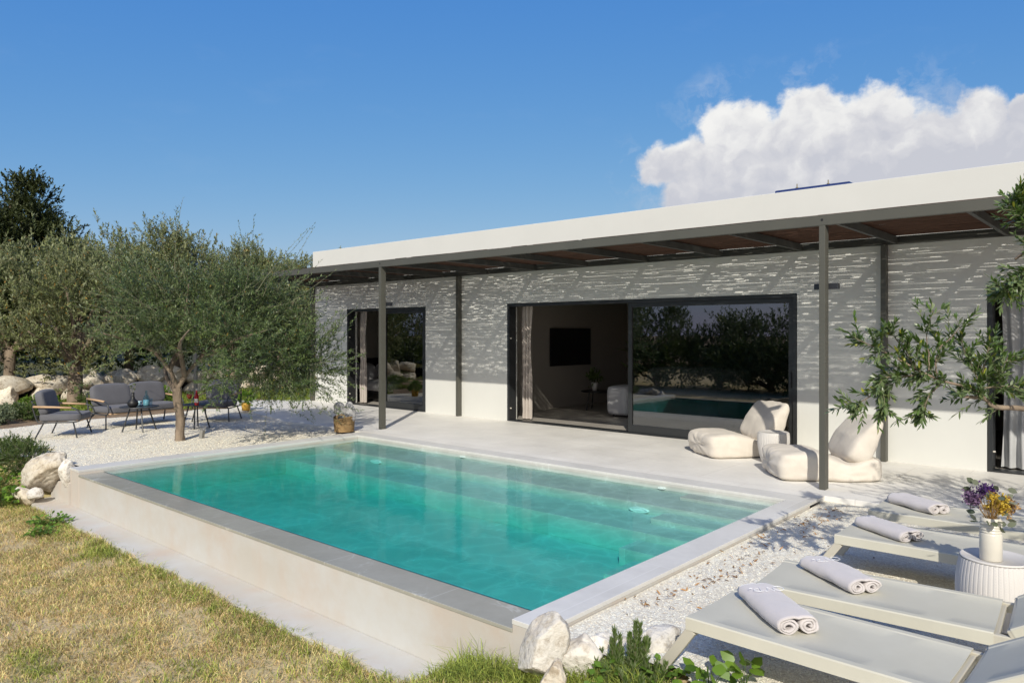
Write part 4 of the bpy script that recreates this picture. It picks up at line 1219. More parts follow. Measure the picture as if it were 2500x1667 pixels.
# ------------------------------------------------------------------ lounge set under the olive tree
def side_loop(bm, y, back=True):
    pts = [(-.37, y, .57), (-.40, y, .53), (-.39, y, .47), (-.36, y, .36), (-.33, y, .29), (-.27, y, .265), (.0, y, .262), (.24, y, .265), (.31, y, .30), (.325, y, .36), (.29, y, .44), (.23, y, .485), (.16, y, .50)]
    add_tube(bm, spline(pts, 4), .0125, 8)
def lounge_seat(name, label, width, cat, loc, rotz, group, ncush):
    t_ = thing(name, label, cat, loc, rotz, group)
    hw = width/2
    bm = bmesh.new()
    for s in (-1, 1): side_loop(bm, s*hw)
    add_tube(bm, [(-.36, -hw, .36), (-.36, hw, .36)], .011, 8); add_tube(bm, [(-.39, -hw, .56), (-.42, -hw*.98, .62), (-.42, hw*.98, .62), (-.39, hw, .56)], .011, 8)
    add_tube(bm, [(-.26, -hw, .265), (-.26, hw, .265)], .011, 8)
    obj('frame', bm, M['chair_metal'], t_, smooth=True)
    for s in (-1, 1):
        bm = bmesh.new(); add_tube(bm, [(.20, s*(hw-.02), .262), (.27, s*(hw+.02), .0)], .0125, 8); obj('leg', bm, M['chair_metal'], t_)
        bm = bmesh.new(); add_tube(bm, [(-.24, s*(hw-.02), .262), (-.36, s*(hw+.02), .0)], .0125, 8); obj('leg', bm, M['chair_metal'], t_)
        bm = bmesh.new(); add_tube(bm, [(-.395, s*hw, .53), (-.1, s*hw, .517), (.18, s*hw, .50)], .0185, 10); obj('armrest', bm, M['wood'], t_, smooth=True)
    bm = bmesh.new(); add_tube(bm, [(.255, -hw+.01, .27), (.255, hw-.01, .27)], .016, 8); obj('front_rail', bm, M['wood'], t_, smooth=True)
    obj('seat_cushion', put(rbox_bm(.315, hw-.035, .062, 10, 9, .12, .004, width), (-.02, 0, .335)), M['charcoal_fab'], t_, smooth=True)
    wc = (2*hw-.07)/ncush
    for k in range(ncush):
        yc = -hw+.035+wc*(k+.5)
        obj('back_cushion', put(rbox_bm(.072, wc/2-.004, .20, 10, 7, .14, .006, k+width), (-.30, yc, .575), ry=-R(15)), M['charcoal_fab'], t_, smooth=True)
    return t_
GZ = -.03
lounge_seat('armchair', 'charcoal cushioned armchair with wooden arms at the left end of the seating group', .70, 'armchair', (-14.12, -6.385, GZ), R(54.6), 'charcoal garden armchairs', 1)
lounge_seat('armchair', 'charcoal cushioned armchair right of the olive trunk, its back cushion patterned with leaf shadow', .70, 'armchair', (-14.33, -3.62, GZ), R(-50), 'charcoal garden armchairs', 1)
lounge_seat('garden_sofa', 'two-seat charcoal garden sofa with wooden arms behind the low table', 1.50, 'sofa', (-14.80, -4.95, GZ), R(9.7), None, 2)

def low_table(label, loc, rad, h, rot):
    t_ = thing('coffee_table', label, 'table', loc, rot, 'round dark low tables')
    obj('table_top', lathe([(0, h-.018), (rad-.01, h-.018), (rad, h-.008), (rad-.004, h), (0, h)], 48), M['chair_metal'], t_, smooth=False)
    for k in range(4):
        a = PI/4+k*PI/2
        bm = bmesh.new(); add_tube(bm, [(rad*.45*math.cos(a), rad*.45*math.sin(a), h-.019), (rad*.86*math.cos(a), rad*.86*math.sin(a), 0)], .013, 8); obj('leg', bm, M['chair_metal'], t_)
low_table('round dark low table holding the black vase and carafe in front of the sofa', (-13.80, -5.32, GZ), .325, .44, .6)
low_table('smaller round dark low table holding the red drinks behind the olive trunk', (-13.45, -4.45, GZ), .27, .44, .2)
TZ = GZ+.44
va = thing('vase', 'black long-necked vase with a sprig on the low table', 'vase', (-13.70, -5.47, TZ))
obj('body', lathe([(0, 0), (.05, 0), (.085, .035), (.092, .075), (.075, .115), (.035, .15), (.024, .2), (.026, .26), (.022, .26), (.02, .2), (0, .15)], 24), M['black'], va, smooth=True)
rng = np.random.default_rng(8)
bm = bmesh.new(); add_tube(bm, spline([(0, 0, .25), (.01, .02, .33), (.0, .05, .40)], 3), .0025, 5); add_tube(bm, spline([(0, 0, .25), (-.02, -.03, .33), (.0, -.06, .38)], 3), .0025, 5); obj('stem', bm, M['twig'], va)
Pp = np.array([(.01, .03, .34), (.0, .05, .40), (.01, .02, .30), (-.02, -.04, .34), (.0, -.06, .38), (0, .04, .37), (-.01, -.02, .31)]); Dd = unit(rng.normal(size=(7, 3))+np.array([0, 0, .6])); Nn = unit(np.cross(Dd, rng.normal(size=(7, 3))))
V, F = leaf6_mesh(Pp, Dd, Nn, .055, .04); np_obj('leaves', V, F, M['grey_leaf'], va, np.repeat(rng.random((7, 3)), 8, axis=0))
M['blue_glass'] = glass_mat('blue_glass', (.55, .75, .80), .10, 1.5)
ca_ = thing('carafe', 'pale blue glass bottle standing on the low table', 'bottle', (-13.80, -5.20, TZ))
obj('body', lathe([(0, .002), (.052, .002), (.056, .02), (.056, .13), (.04, .17), (.02, .20), (.018, .27), (.021, .275)], 24), M['blue_glass'], ca_, smooth=True)
obj('water_fill', lathe([(0, .006), (.05, .006), (.052, .02), (.052, .11), (0, .11)], 24), mat('pale_blue_liquid', (.42, .60, .66), .2, .05), ca_, smooth=True)
cu = thing('cup', 'pale blue cup on a saucer beside the glass bottle', 'cup', (-13.93, -5.27, TZ))
obj('saucer', lathe([(0, .002), (.045, .002), (.075, .014), (.07, .016), (0, .008)], 24), mat('pale_blue_china', (.48, .62, .68), .25, .05), cu, smooth=True)
obj('bowl', lathe([(0, .017), (.025, .017), (.045, .05), (.048, .08), (.044, .08), (.038, .045), (0, .03)], 24), mat('blue_china', (.38, .55, .62), .25, .05), cu, smooth=True)
tb = thing('drinking_glass', 'clear tumbler hung beside the neck of the blue bottle', 'glass', (-13.86, -5.10, TZ))
obj('body', lathe([(0, .002), (.03, .002), (.038, .12), (.036, .12), (.028, .008), (0, .008)], 20), M['clear'], tb, smooth=True)
wg = thing('wine_glass', 'stemmed glass of orange-red drink on the smaller table', 'glass', (-13.46, -4.57, TZ))
obj('bowl', lathe([(.006, .09), (.03, .105), (.05, .15), (.052, .19), (.045, .235)], 24), M['clear'], wg, smooth=True)
obj('stem', lathe([(0, .002), (.04, .002), (.038, .006), (.006, .012), (.005, .09), (0, .09)], 20), M['clear'], wg, smooth=True)
obj('drink', lathe([(0, .096), (.028, .108), (.047, .15), (.049, .19), (.0, .192)], 24), mat('orange_drink', (.72, .09, .015), .15, .1, 20), wg, smooth=True)
rb_ = thing('bottle', 'red bottle with white label on the smaller table', 'bottle', (-13.22, -4.55, TZ))
obj('body', lathe([(0, .002), (.036, .002), (.038, .01), (.038, .16), (.03, .19), (.014, .225), (.013, .28), (0, .28)], 24), mat('red_liquid', (.36, .012, .018), .12, .1), rb_, smooth=True)
obj('cap', lathe([(.0145, .27), (.0145, .305), (0, .306)], 16), M['white_plastic'], rb_)
bm = lathe([(.0386, .05), (.0386, .12)], 24); bmesh.ops.delete(bm, geom=[v for v in bm.verts if v.co.x*.66-v.co.y*.75 < .012], context='VERTS'); obj('label', bm, M['white_plastic'], rb_)
yp = thing('flower_pot', 'small yellow pot with a bright green herb beside the right armchair', 'plant pot', (-15.35, -2.42, 0))
obj('pot', lathe([(0, 0), (.085, 0), (.1, .15), (.102, .17), (.09, .17), (.085, .14), (0, .14)], 28), mat('yellow_glaze', (.62, .36, .06), .5, .25, 14), yp, smooth=True)
V, F, T, pa = bush_leaves(rng, 70, (0, 0, .24), (.17, .17, .12), .06, .035, .6, False, .1, 8)
np_obj('foliage', V, F, M['bright_leaf'], yp, T)
gp = thing('parasol_pole', 'slim dark pole standing on the grass behind the right armchair', 'pole', (-17.6, -2.5, -.05))
bm = bmesh.new(); add_tube(bm, [(0, 0, 0), (0, 0, 2.3)], .045, 12); obj('mast', bm, M['chair_metal'], gp)
obj('base_plate', box(-.25, .25, -.25, .25, 0, .05), M['chair_metal'], gp, bevel=.01)
sp_ = tag(obj('garden_stake', put(box(-.03, .03, -.03, .03, 0, .14), (-12.05, -5.02, -.03), ry=.15, rz=.4), mat('weathered_stake', (.25, .24, .22), .8, .2)), 'short grey stake in the gravel beside the olive trunk', 'stake')

# ------------------------------------------------------------------ olive trees
def crown_twigs(rng, n, centres, up=.5, out=1.0, low_droop=.5, zmid=2.0, clump=0, cr=.16):
    """random twig bases on/in the union of ellipsoids (c, r, weight)"""
    wts = np.array([c[2] for c in centres], float); wts /= wts.sum()
    pick = rng.choice(len(centres), n, p=wts)
    C = np.array([c[0] for c in centres])[pick]; Rr = np.array([c[1] for c in centres])[pick]
    d = unit(rng.normal(size=(n, 3))); r = rng.random((n, 1))**.33
    if clump:
        k = rng.integers(0, clump, n); d = d[k]; r = r[k]; C = C[k]; Rr = Rr[k]
        base = C+d*r*Rr+rng.normal(size=(n, 3))*cr
        d = unit(d+rng.normal(size=(n, 3))*.25)
    else:
        base = C+d*r*Rr
    direc = unit(d*np.array([1, 1, .55])*out*r+np.array([0, 0, 1.0])*up*(1+.0*r)+rng.normal(size=(n, 3))*.35)
    low = np.clip((zmid-base[:, 2])/.6, 0, 1)[:, None]
    direc = unit(direc*(1-low*.6)+low*(d*np.array([1, 1, 0])*.8+np.array([0, 0, -.45])*low_droop))
    return base, direc

# main olive in the gravel
rng = np.random.default_rng(42)
OX, OY = -12.07, -5.374
ot = thing('olive_tree', 'spreading umbrella-shaped olive tree growing from the gravel in front of the garden seats', 'tree', (OX, OY, GZ))
Rv = np.array([.749, .663, 0]); Fv = np.array([-.663, .749, 0])
def loc_(r, z, f=0): return tuple(Rv*r+Fv*f+np.array([0, 0, z]))
bm = bmesh.new()
tr_ = [(0, 0, -.05), (.005, 0, .15), (-.01, .01, .4), loc_(-.03, .62), loc_(-.05, .86)]
add_tube(bm, spline(tr_, 4), [.092, .082, .078, .074, .071, .07, .069, .068, .067, .066, .067, .068, .069, .07, .07, .068, .06], 14)
for v in bm.verts:
    n_ = noise.noise(v.co*14)*.012; v.co += Vector((v.co.x, v.co.y, 0)).normalized()*n_ if (v.co.x**2+v.co.y**2) > 1e-6 else Vector()
obj('trunk', bm, M['bark'], ot, smooth=True)
bm = bmesh.new()
forks = [[loc_(-.05, .82), loc_(.08, 1.05), loc_(.28, 1.30, .1), loc_(.45, 1.42, .2), loc_(1.05, 1.50, .3), loc_(1.75, 1.65, .5)],
         [loc_(-.05, .84), loc_(-.12, 1.15, -.1), loc_(-.3, 1.5, -.3), loc_(-.55, 1.85, -.4), loc_(-.8, 2.1, -.5)],
         [loc_(-.05, .80), loc_(-.30, 1.0, .2), loc_(-.5, 1.25, .5), loc_(-.7, 1.6, .6), loc_(-.8, 1.95, .5)],
         [loc_(.08, 1.05), loc_(.1, 1.5, -.2), loc_(.3, 2.0, -.5), loc_(.5, 2.5, -.8)],
         [loc_(.28, 1.3, .1), loc_(.5, 1.8, .4), loc_(.8, 2.3, .6), loc_(1.1, 2.6, .8)],
         [loc_(-.12, 1.15, -.1), loc_(-.1, 1.7, .3), loc_(-.3, 2.3, .7), loc_(-.4, 2.7, .9)],
         [loc_(.45, 1.42, .2), loc_(1.0, 1.62, -.4), loc_(1.7, 1.8, -.8)],
         [loc_(-.3, 1.5, -.3), loc_(-.5, 1.65, -.7), loc_(-.7, 1.75, -1.0)],
         [loc_(.1, 1.4, -.2), loc_(.5, 1.6, -1.1), loc_(.9, 1.8, -1.7)]]
for f_ in forks:
    pts = spline(f_, 5); n_ = len(pts); add_tube(bm, pts, [.05-.042*(i/(n_-1))**.7 for i in range(n_)], 8)
for v in bm.verts: v.co += Vector((noise.noise(v.co*9), noise.noise(v.co*9+Vector((5, 0, 0))), noise.noise(v.co*9+Vector((0, 5, 0)))))*.012
obj('branch', bm, M['bark'], ot, smooth=True)
cen = [(loc_(.45, 2.05), (1.25, 1.3, .6), 2.8), (loc_(-.35, 1.85, .2), (.75, .95, .65), 1.6), (loc_(1.15, 1.75, .2), (1.05, 1.05, .7), 2.4), (loc_(.4, 2.4, .0), (1.1, .95, .40), 1.5),
       (loc_(1.85, 1.35, .2), (.58, .6, .55), 1.3), (loc_(-.85, 1.7, -.3), (.40, .4, .4), .35), (loc_(-.25, 1.5, -.7), (.6, .7, .35), .6), (loc_(.9, 1.5, -.8), (.8, .8, .5), 1.1),
       (loc_(1.5, 1.15, .4), (.65, .6, .4), 1.0), (loc_(-.4, 2.4, -.3), (.7, .8, .4), .9), (loc_(.9, 2.3, .3), (.9, .9, .4), 1.0), (loc_(2.15, 1.0, .2), (.30, .35, .35), .5)]
base, direc = crown_twigs(rng, 3000, cen, .55, 1.0, .9, 1.55, 190, .15)
# keep the hollow round the fork a little open
keep = ~((np.abs(base@Rv) < .75) & (base[:, 2] < 1.45) & (base@Fv < .3))
base, direc = base[keep], direc[keep]
A_ = twig_leaves(rng, base, direc, .20+.22*rng.random(len(base)), 30, .058, .0165, .10, 1.15, False, .35)
b2, d2 = crown_twigs(rng, 110, [(loc_(.5, 2.25), (1.5, 1.3, .45), 1), (loc_(1.6, 1.4), (.7, .6, .6), .6), (loc_(-.7, 1.9), (.4, .5, .4), .4)], .6, 1.3, .8, 1.5)
B_ = twig_leaves(rng, b2, d2, .7+.45*rng.random(len(b2)), 34, .055, .012, .1, .8, False)
b3 = np.stack([np.array(loc_(rng.uniform(1.2, 2.4), rng.uniform(.95, 1.5), rng.uniform(-.5, .5))) for _ in range(60)]); d3 = unit(rng.normal(size=(60, 3))*.35+np.array([.15, .1, -1.0]))
C_ = twig_leaves(rng, b3, d3, .3+.35*rng.random(60), 22, .055, .0125, .1, .8, False)
V, F, T = merge([A_[:3], B_[:3], C_[:3]]); np_obj('crown', V, F, M['olive_leaf'], ot, T)
V, F, _ = merge([twig_tubes(A_[3][::2], .0035, .0012), twig_tubes(B_[3], .005, .0015), twig_tubes(C_[3], .003, .001)]); np_obj('twigs', V, F, M['twig'], ot)

# background olives beyond the boulder wall
def olive_bg(name, label, loc, h, rad, rng, n=900, trunk_r=.14, m=26, llen=.10, lwid=.024, group=None, hcr=.68, lm='olive_leaf_far'):
    t_ = thing(name, label, 'tree', loc, 0, group)
    bm = bmesh.new(); hh = h*(1-hcr)*.8
    add_tube(bm, spline([(0, 0, -.1), (.05, .02, hh*.5), (-.04, .05, hh)], 5), trunk_r, 10)
    obj('trunk', bm, M['bark'], t_, smooth=True)
    cz = h*(1-hcr/2)
    cs = [((0, 0, cz-.1), (rad*.8, rad*.8, h*hcr*.42), 3)]
    ends = []
    for k in range(9):
        a = k*2.4+rng.uniform(0, 1); rr = rad*rng.uniform(.35, .8); z_ = h*rng.uniform(1-hcr*.95, .88); s_ = rad*rng.uniform(.3, .45)
        cs.append(((rr*math.cos(a), rr*math.sin(a), z_), (s_, s_, s_*1.15), .9)); ends.append((rr*math.cos(a)*.9, rr*math.sin(a)*.9, z_))
    for k in range(5):
        a = rng.uniform(0, 2*PI); rr = rad*rng.uniform(0, .65)
        cs.append(((rr*math.cos(a), rr*math.sin(a), h*rng.uniform(.86, .95)), (rad*.2, rad*.2, h*.09), .35))
    bm = bmesh.new(); limbs_bm(bm, (-.04, .05, hh-.05), ends, trunk_r*.55, .02, rng); obj('branch', bm, M['bark'], t_, smooth=True)
    base, direc = crown_twigs(rng, n, cs, .9, .8, .6, h*(1-hcr), max(60, n//11), rad*.12)
    A_ = twig_leaves(rng, base, direc, .24+.28*rng.random(len(base)), m, llen, lwid, .05, 1.1, False, .35)
    np_obj('crown', A_[0], A_[1], M[lm], t_, A_[2])
    V, F = twig_tubes(A_[3][::3], .006, .002); np_obj('twigs', V, F, M['twig'], t_)
    return t_
BG = [((-22.6, -5.1, .5), 3.05, 2.0, 'olive tree behind the wall at the left edge, in front of the dark conifer', 900),
      ((-20.3, -4.3, 0), 3.65, 2.0, 'silvery olive tree standing before the boulder wall behind the left armchair', 950),
      ((-23.2, -1.9, .5), 4.05, 1.75, 'tall feathery olive tree above the sofa, highest on the left of the skyline', 1050),
      ((-22.6, -.75, .5), 4.2, 1.55, 'tall feathery olive tree in the middle of the skyline behind the umbrella-shaped tree', 1050),
      ((-21.6, .55, .3), 4.1, 1.6, 'feathery olive tree behind the right armchair with a dense rounded top', 1000),
      ((-20.2, 1.35, .1), 3.8, 1.35, 'olive tree nearest the pergola end with a drooping right side', 850)]
for i, (lc, h, rd, lb, n) in enumerate(BG):
    olive_bg('olive_tree', lb, lc, h, rd, np.random.default_rng(100+i), int(n*1.25), .17 if i == 1 else .13, 26, .10, .030, 'olive trees beyond the seating')
# dark undergrowth and further crowns closing the view below the treetops
def shrub(name, label, loc, rad, h, rng, n, m, llen, lwid, lm, group=None, up=.6, cat='shrub'):
    t_ = thing(name, label, cat, loc, rng.uniform(0, 6), group)
    V, F, T, pa = bush_leaves(rng, n, (0, 0, h*.5), (rad, rad, h*.5), llen, lwid, up, False, h*.3, m, .25, .05, .9, .02)
    np_obj('foliage', V, F, M[lm], t_, T)
    V, F = twig_tubes(pa[::2], .004, .0015); np_obj('stems', V, F, M['twig'], t_)
    return t_
rng = np.random.default_rng(77)
for i, (x_, y_) in enumerate([(-23.9, -8.0), (-23.6, -6.6), (-23.7, -5.0), (-23.6, -3.6), (-23.8, -2.2), (-23.5, -.8), (-23.6, .6), (-23.2, 2.0), (-22.0, 3.4), (-20.6, 4.4), (-19.0, 4.4)]):
    shrub('evergreen_shrub', 'dark evergreen bush filling the gap under the olive trees beyond the wall', (x_, y_, .45 if x_ < -22 else 0), 1.35, 2.9, np.random.default_rng(300+i), 460, 16, .13, .05, 'shrub_leaf', 'dark bushes under the far olive trees')
olive_bg('olive_tree', 'olive tree glimpsed under the left end of the pergola roof', (-24.0, 5.2, 0), 4.0, 1.8, np.random.default_rng(150), 800, .14, 24, .11, .026, 'olive trees beyond the seating')

# dark conifer at the left edge
cf = thing('conifer_tree', 'tall dark conifer rising above the olive trees at the left edge', 'tree', (-34.9, -2.0, .5))
rng = np.random.default_rng(9)
bm = bmesh.new(); add_tube(bm, [(0, 0, -.2), (.05, 0, 3), (0, .1, 6.6)], [.3, .2, .05], 10); obj('trunk', bm, M['bark'], cf, smooth=True)
cs = [((.3, .3, 3.2), (2.4, 2.4, 2.9), 7.0)]
# upright plume-like boughs
for (r_, z_, f_, s_) in ((-1.1, 6.2, 0, .55), (-.4, 5.3, .2, .9), (.55, 6.75, 0, .55), (1.0, 6.6, .2, .5), (1.25, 6.0, -.2, .6), (1.75, 5.2, 0, .5), (2.1, 4.6, .2, .55), (2.5, 4.9, 0, .38), (2.45, 4.0, 0, .55), (2.3, 3.0, -.3, .6), (2.7, 2.2, 0, .5), (.4, 5.6, .5, 1.0), (-1.9, 5.2, 0, .8), (-1.6, 4.0, .3, 1.0), (.6, 4.4, -1.2, 1.2)):
    cs.append((loc_(r_, z_, f_), (s_, s_, s_*1.25), s_*s_*2.0))
base, direc = crown_twigs(rng, 5200, cs, .75, .9, .0, -5, 420, .16)
A_ = twig_leaves(rng, base, direc, .25+.3*rng.random(len(base)), 15, .15, .06, 0, .7, False, .3)
np_obj('crown', A_[0], A_[1], M['conifer_leaf'], cf, A_[2])
bm = bmesh.new(); limbs_bm(bm, (0, 0, 1.5), [c[0] for c in cs[1:]], .09, .02, rng, .05, 6); obj('branch', bm, M['bark'], cf, smooth=True)

# garden trees behind the photographer, mirrored in the glass doors
for i, (x_, y_, h) in enumerate([(-9.0, -17.5, 2.4), (-11.4, -17.0, 2.75), (-13.8, -17.6, 2.5), (-16.4, -17.0, 3.1), (-19.2, -16.4, 3.0), (-22.2, -15.2, 3.2), (-24.6, -12.6, 3.5), (-26.6, -9.8, 3.5), (-6.6, -17.2, 2.2)]):
    olive_bg('olive_tree', 'olive tree of the row facing the house, seen only mirrored in the glass doors', (x_, y_, -.5), h, 1.9, np.random.default_rng(500+i), 760, .13, 24, .14, .04, 'olive trees mirrored in the glass', .93, 'olive_leaf')

for i, (x_, y_) in enumerate([(-7.6, -16.6), (-10.0, -16.3), (-12.5, -16.4), (-15.0, -16.2), (-17.8, -15.8), (-20.6, -15.0), (-23.2, -13.2), (-25.2, -10.8)]):
    shrub('evergreen_shrub', 'leafy bush of the hedge facing the house, seen only mirrored in the glass doors', (x_, y_, -.55), 1.35, 1.9, np.random.default_rng(700+i), 330, 16, .14, .055, 'shrub_leaf', 'hedge mirrored in the glass')

# ------------------------------------------------------------------ boulders and rocks
def rock_bm(sx_, sy_, sz_, seed, cuts=9, sub=4, rough=.06):
    rr = random.Random(seed)
    bm = bmesh.new(); bmesh.ops.create_icosphere(bm, subdivisions=sub, radius=1.0)
    planes = [(Vector((rr.gauss(0, 1), rr.gauss(0, 1), rr.gauss(0, 1))).normalized(), rr.uniform(.50, .82)) for _ in range(cuts)]
    off = Vector((seed*3.1, seed*1.7, 0))
    for v in bm.verts:
        for n_, d_ in planes:
            k = v.co.dot(n_)
            if k > d_: v.co -= n_*(k-d_)*.93
        v.co += v.co.normalized()*(noise.noise(v.co*1.7+off)*rough*1.6+(1-2*abs(noise.noise(v.co*4+off)))*rough*.55+(1-2*abs(noise.noise(v.co*11+off)))*rough*.3+noise.noise(v.co*27+off)*rough*.16)
        v.co = Vector((v.co.x*sx_, v.co.y*sy_, v.co.z*sz_))
    return bm
def rock(label, loc, size, seed, rot=(0, 0, 0), m='stone', group=None, name='rock', cuts=9, rough=.06):
    o = obj(name, rock_bm(*size, seed, cuts, 5 if name == 'rock' else 4, rough), M[m], smooth=True)
    o.location = loc; o.rotation_euler = rot
    return tag(o, label, 'rock', group)
rr = random.Random(4)
BL = 'pale limestone boulder stacked in the low retaining wall behind the garden seats'
y_ = -8.2; k = 0
while y_ < 2.6:
    s = rr.uniform(.36, .52)
    rock(BL, (-22.0+rr.uniform(-.06, .08), y_+s, rr.uniform(-.04, .02)), (.36, s*1.12, rr.uniform(.33, .39)), 20+k, (rr.uniform(-.3, .3), rr.uniform(-.15, .15), rr.uniform(-.2, .2)), 'stone', 'boulders of the retaining wall', 'boulder', 11)
    y_ += 2*s*.93; k += 1
y_ = -8.4
while y_ < 2.6:
    s = rr.uniform(.26, .50)
    rock(BL, (-22.12+rr.uniform(-.08, .06), y_+s, .43+rr.uniform(-.05, .06)), (.33, s*1.15, rr.uniform(.27, .36)), 80+k, (rr.uniform(-.35, .35), rr.uniform(-.2, .2), rr.uniform(-.3, .3)), 'stone', 'boulders of the retaining wall', 'boulder', 11)
    y_ += 2*s*.96; k += 1
# left pool corner
rock('big tan rock leaning beside the left corner of the pool wall', (-11.24, -7.52, -.17), (.50, .26, .25), 207, (.25, -.42, .12), 'stone', None, 'rock', 6, .09)
rock('narrow white stone wedged upright against the left pool wall', (-10.66, -7.44, -.10), (.085, .14, .19), 202, (.1, .1, .2), 'stone_white')
rock('low crumbly rock among the leaves at the left pool corner', (-11.17, -7.80, -.40), (.18, .12, .12), 203, (0, .2, .4), 'stone')
rock('small rounded white stone at the end of the stub wall', (-10.98, -7.74, -.37), (.095, .085, .10), 204, (0, 0, 1), 'stone_white')
rock('flat white stone half hidden behind the big tan rock', (-11.95, -7.38, -.02), (.22, .13, .09), 205, (0, .1, .3), 'stone_white')
rock('white stone on the gravel edge behind the dark rosemary at far left', (-13.3, -7.33, .0), (.20, .13, .11), 206, (0, 0, 1), 'stone_white')
# right front corner
rock('tall white rock propped against the front corner of the pool', (-2.61, -7.60, -.05), (.13, .14, .24), 211, (.25, .38, .5), 'stone_white', None, 'rock', 7, .05)
rock('broad white rock right of the tall white one', (-2.44, -7.47, -.10), (.145, .13, .15), 212, (.2, .3, .3), 'stone_white', None, 'rock', 8, .05)
rock('cream rock half buried in the gravel edge left of the rosemary', (-2.38, -7.28, -.12), (.19, .13, .15), 213, (0, .1, 1), 'stone_white')
rock('small pinkish rock in the grass at the foot of the tall white rock', (-2.46, -7.70, -.17), (.09, .09, .15), 214, (.2, 0, 1), 'stone')
rock('pale rock at the gravel edge right of the rosemary', (-2.16, -7.05, -.11), (.19, .15, .15), 215, (0, .2, 1.3), 'stone_white')

# ------------------------------------------------------------------ shrubs and small plants
rng = np.random.default_rng(31)
SH = [(-17.0, -6.75, .40, .30, 'grey_leaf', 'grey-green lavender clump behind the left armchair, nearest the chair'), (-17.4, -6.05, .46, .30, 'shrub_leaf', 'dense green rounded bush behind the left armchair'),
      (-18.3, -7.1, .5, .26, 'bright_leaf', 'bright green low bush at the far left edge before the boulders'), (-18.2, -6.2, .42, .26, 'grey_leaf', 'greyish clump between the bright bush and the boulders'),
      (-19.6, -5.2, .5, .30, 'bright_leaf', 'bright green bush seen through the arm of the left armchair'), (-19.6, -4.0, .5, .32, 'shrub_leaf', 'green bush at the foot of the silvery olive trunk'), (-18.9, -2.9, .45, .4, 'bright_leaf', 'small bright bush behind the sofa back')]
for i, (x_, y_, r_, h_, lm, lb) in enumerate(SH):
    shrub('garden_shrub', lb, (x_, y_, -.05), r_, h_, np.random.default_rng(600+i), 260, 16, .055, .016, lm, 'shrubs in the bed by the boulder wall')
shrub('rosemary_bush', 'dark upright rosemary bush at the left edge of the picture', (-12.75, -7.62, -.28), .42, .45, np.random.default_rng(620), 420, 22, .045, .010, 'shrub_leaf', None, 1.0)
shrub('rosemary_bush', 'low feathery green bush behind the big tan rock', (-11.85, -7.62, -.22), .34, .40, np.random.default_rng(621), 320, 22, .04, .009, 'shrub_leaf', None, .6)
def broad_plant(label, loc, n, rad, h, size, seed, lm='bright_leaf'):
    rng = np.random.default_rng(seed)
    t_ = thing('leafy_plant', label, 'plant', loc)
    a = rng.uniform(0, 2*PI, n); r_ = rad*np.sqrt(rng.random(n))
    P_ = np.stack([r_*np.cos(a), r_*np.sin(a), h*(.25+.75*rng.random(n))*(1-.35*(r_/rad)**2)], 1)
    D_ = unit(np.stack([np.cos(a), np.sin(a), rng.uniform(-.1, .7, n)], 1)+rng.normal(size=(n, 3))*.4)
    N_ = unit(rng.normal(size=(n, 3))*.35+np.array([.25, -.35, .9])); N_ = unit(N_-D_*(N_*D_).sum(-1, keepdims=True))
    V, F = leaf6_mesh(P_, D_, N_, size*(.6+.7*rng.random(n)), size*.8)
    c = rng.random((n, 1))*np.ones((1, 3)); np_obj('leaves', V, F, M[lm], t_, np.repeat(c, 8, axis=0))
    root = P_*np.array([.25, .25, 0]); mid = (P_+root)/2+np.array([0, 0, .02]); path = np.stack([root, mid, P_], 1)
    V, F = twig_tubes(path, .0025, .0015); np_obj('stems', V, F, M['ros_leaf'], t_, np.full((len(V), 3), .6))
    return t_
broad_plant('round-leaved green plant below the rosemary at the left edge', (-11.75, -7.95, -.50), 260, .42, .40, .062, 41)
broad_plant('large-leaved plant in front of the low crumbly rock', (-11.28, -8.02, -.52), 90, .26, .26, .085, 42)
broad_plant('round-leaved plant at the very left edge of the lawn', (-11.9, -8.45, -.53), 160, .35, .26, .06, 43)
broad_plant('small green weed by the footing near the left end of the wall', (-9.75, -7.93, -.52), 120, .22, .13, .04, 44)
broad_plant('small clover weed in the dry grass before the left wall end', (-9.35, -8.12, -.52), 70, .16, .09, .035, 45)
broad_plant('broad bright seedling at the bottom edge on the gravel', (-1.74, -7.33, -.07), 16, .10, .13, .08, 46)
broad_plant('broad bright seedling right of the first one at the bottom edge', (-1.60, -7.24, -.07), 12, .07, .15, .075, 47)
broad_plant('ivy-like shoot climbing through the rosemary', (-2.22, -7.55, -.25), 40, .13, .24, .045, 48)
broad_plant('leafy weed at the foot of the nearest lounger leg', (-1.98, -7.36, -.16), 60, .13, .17, .04, 49)

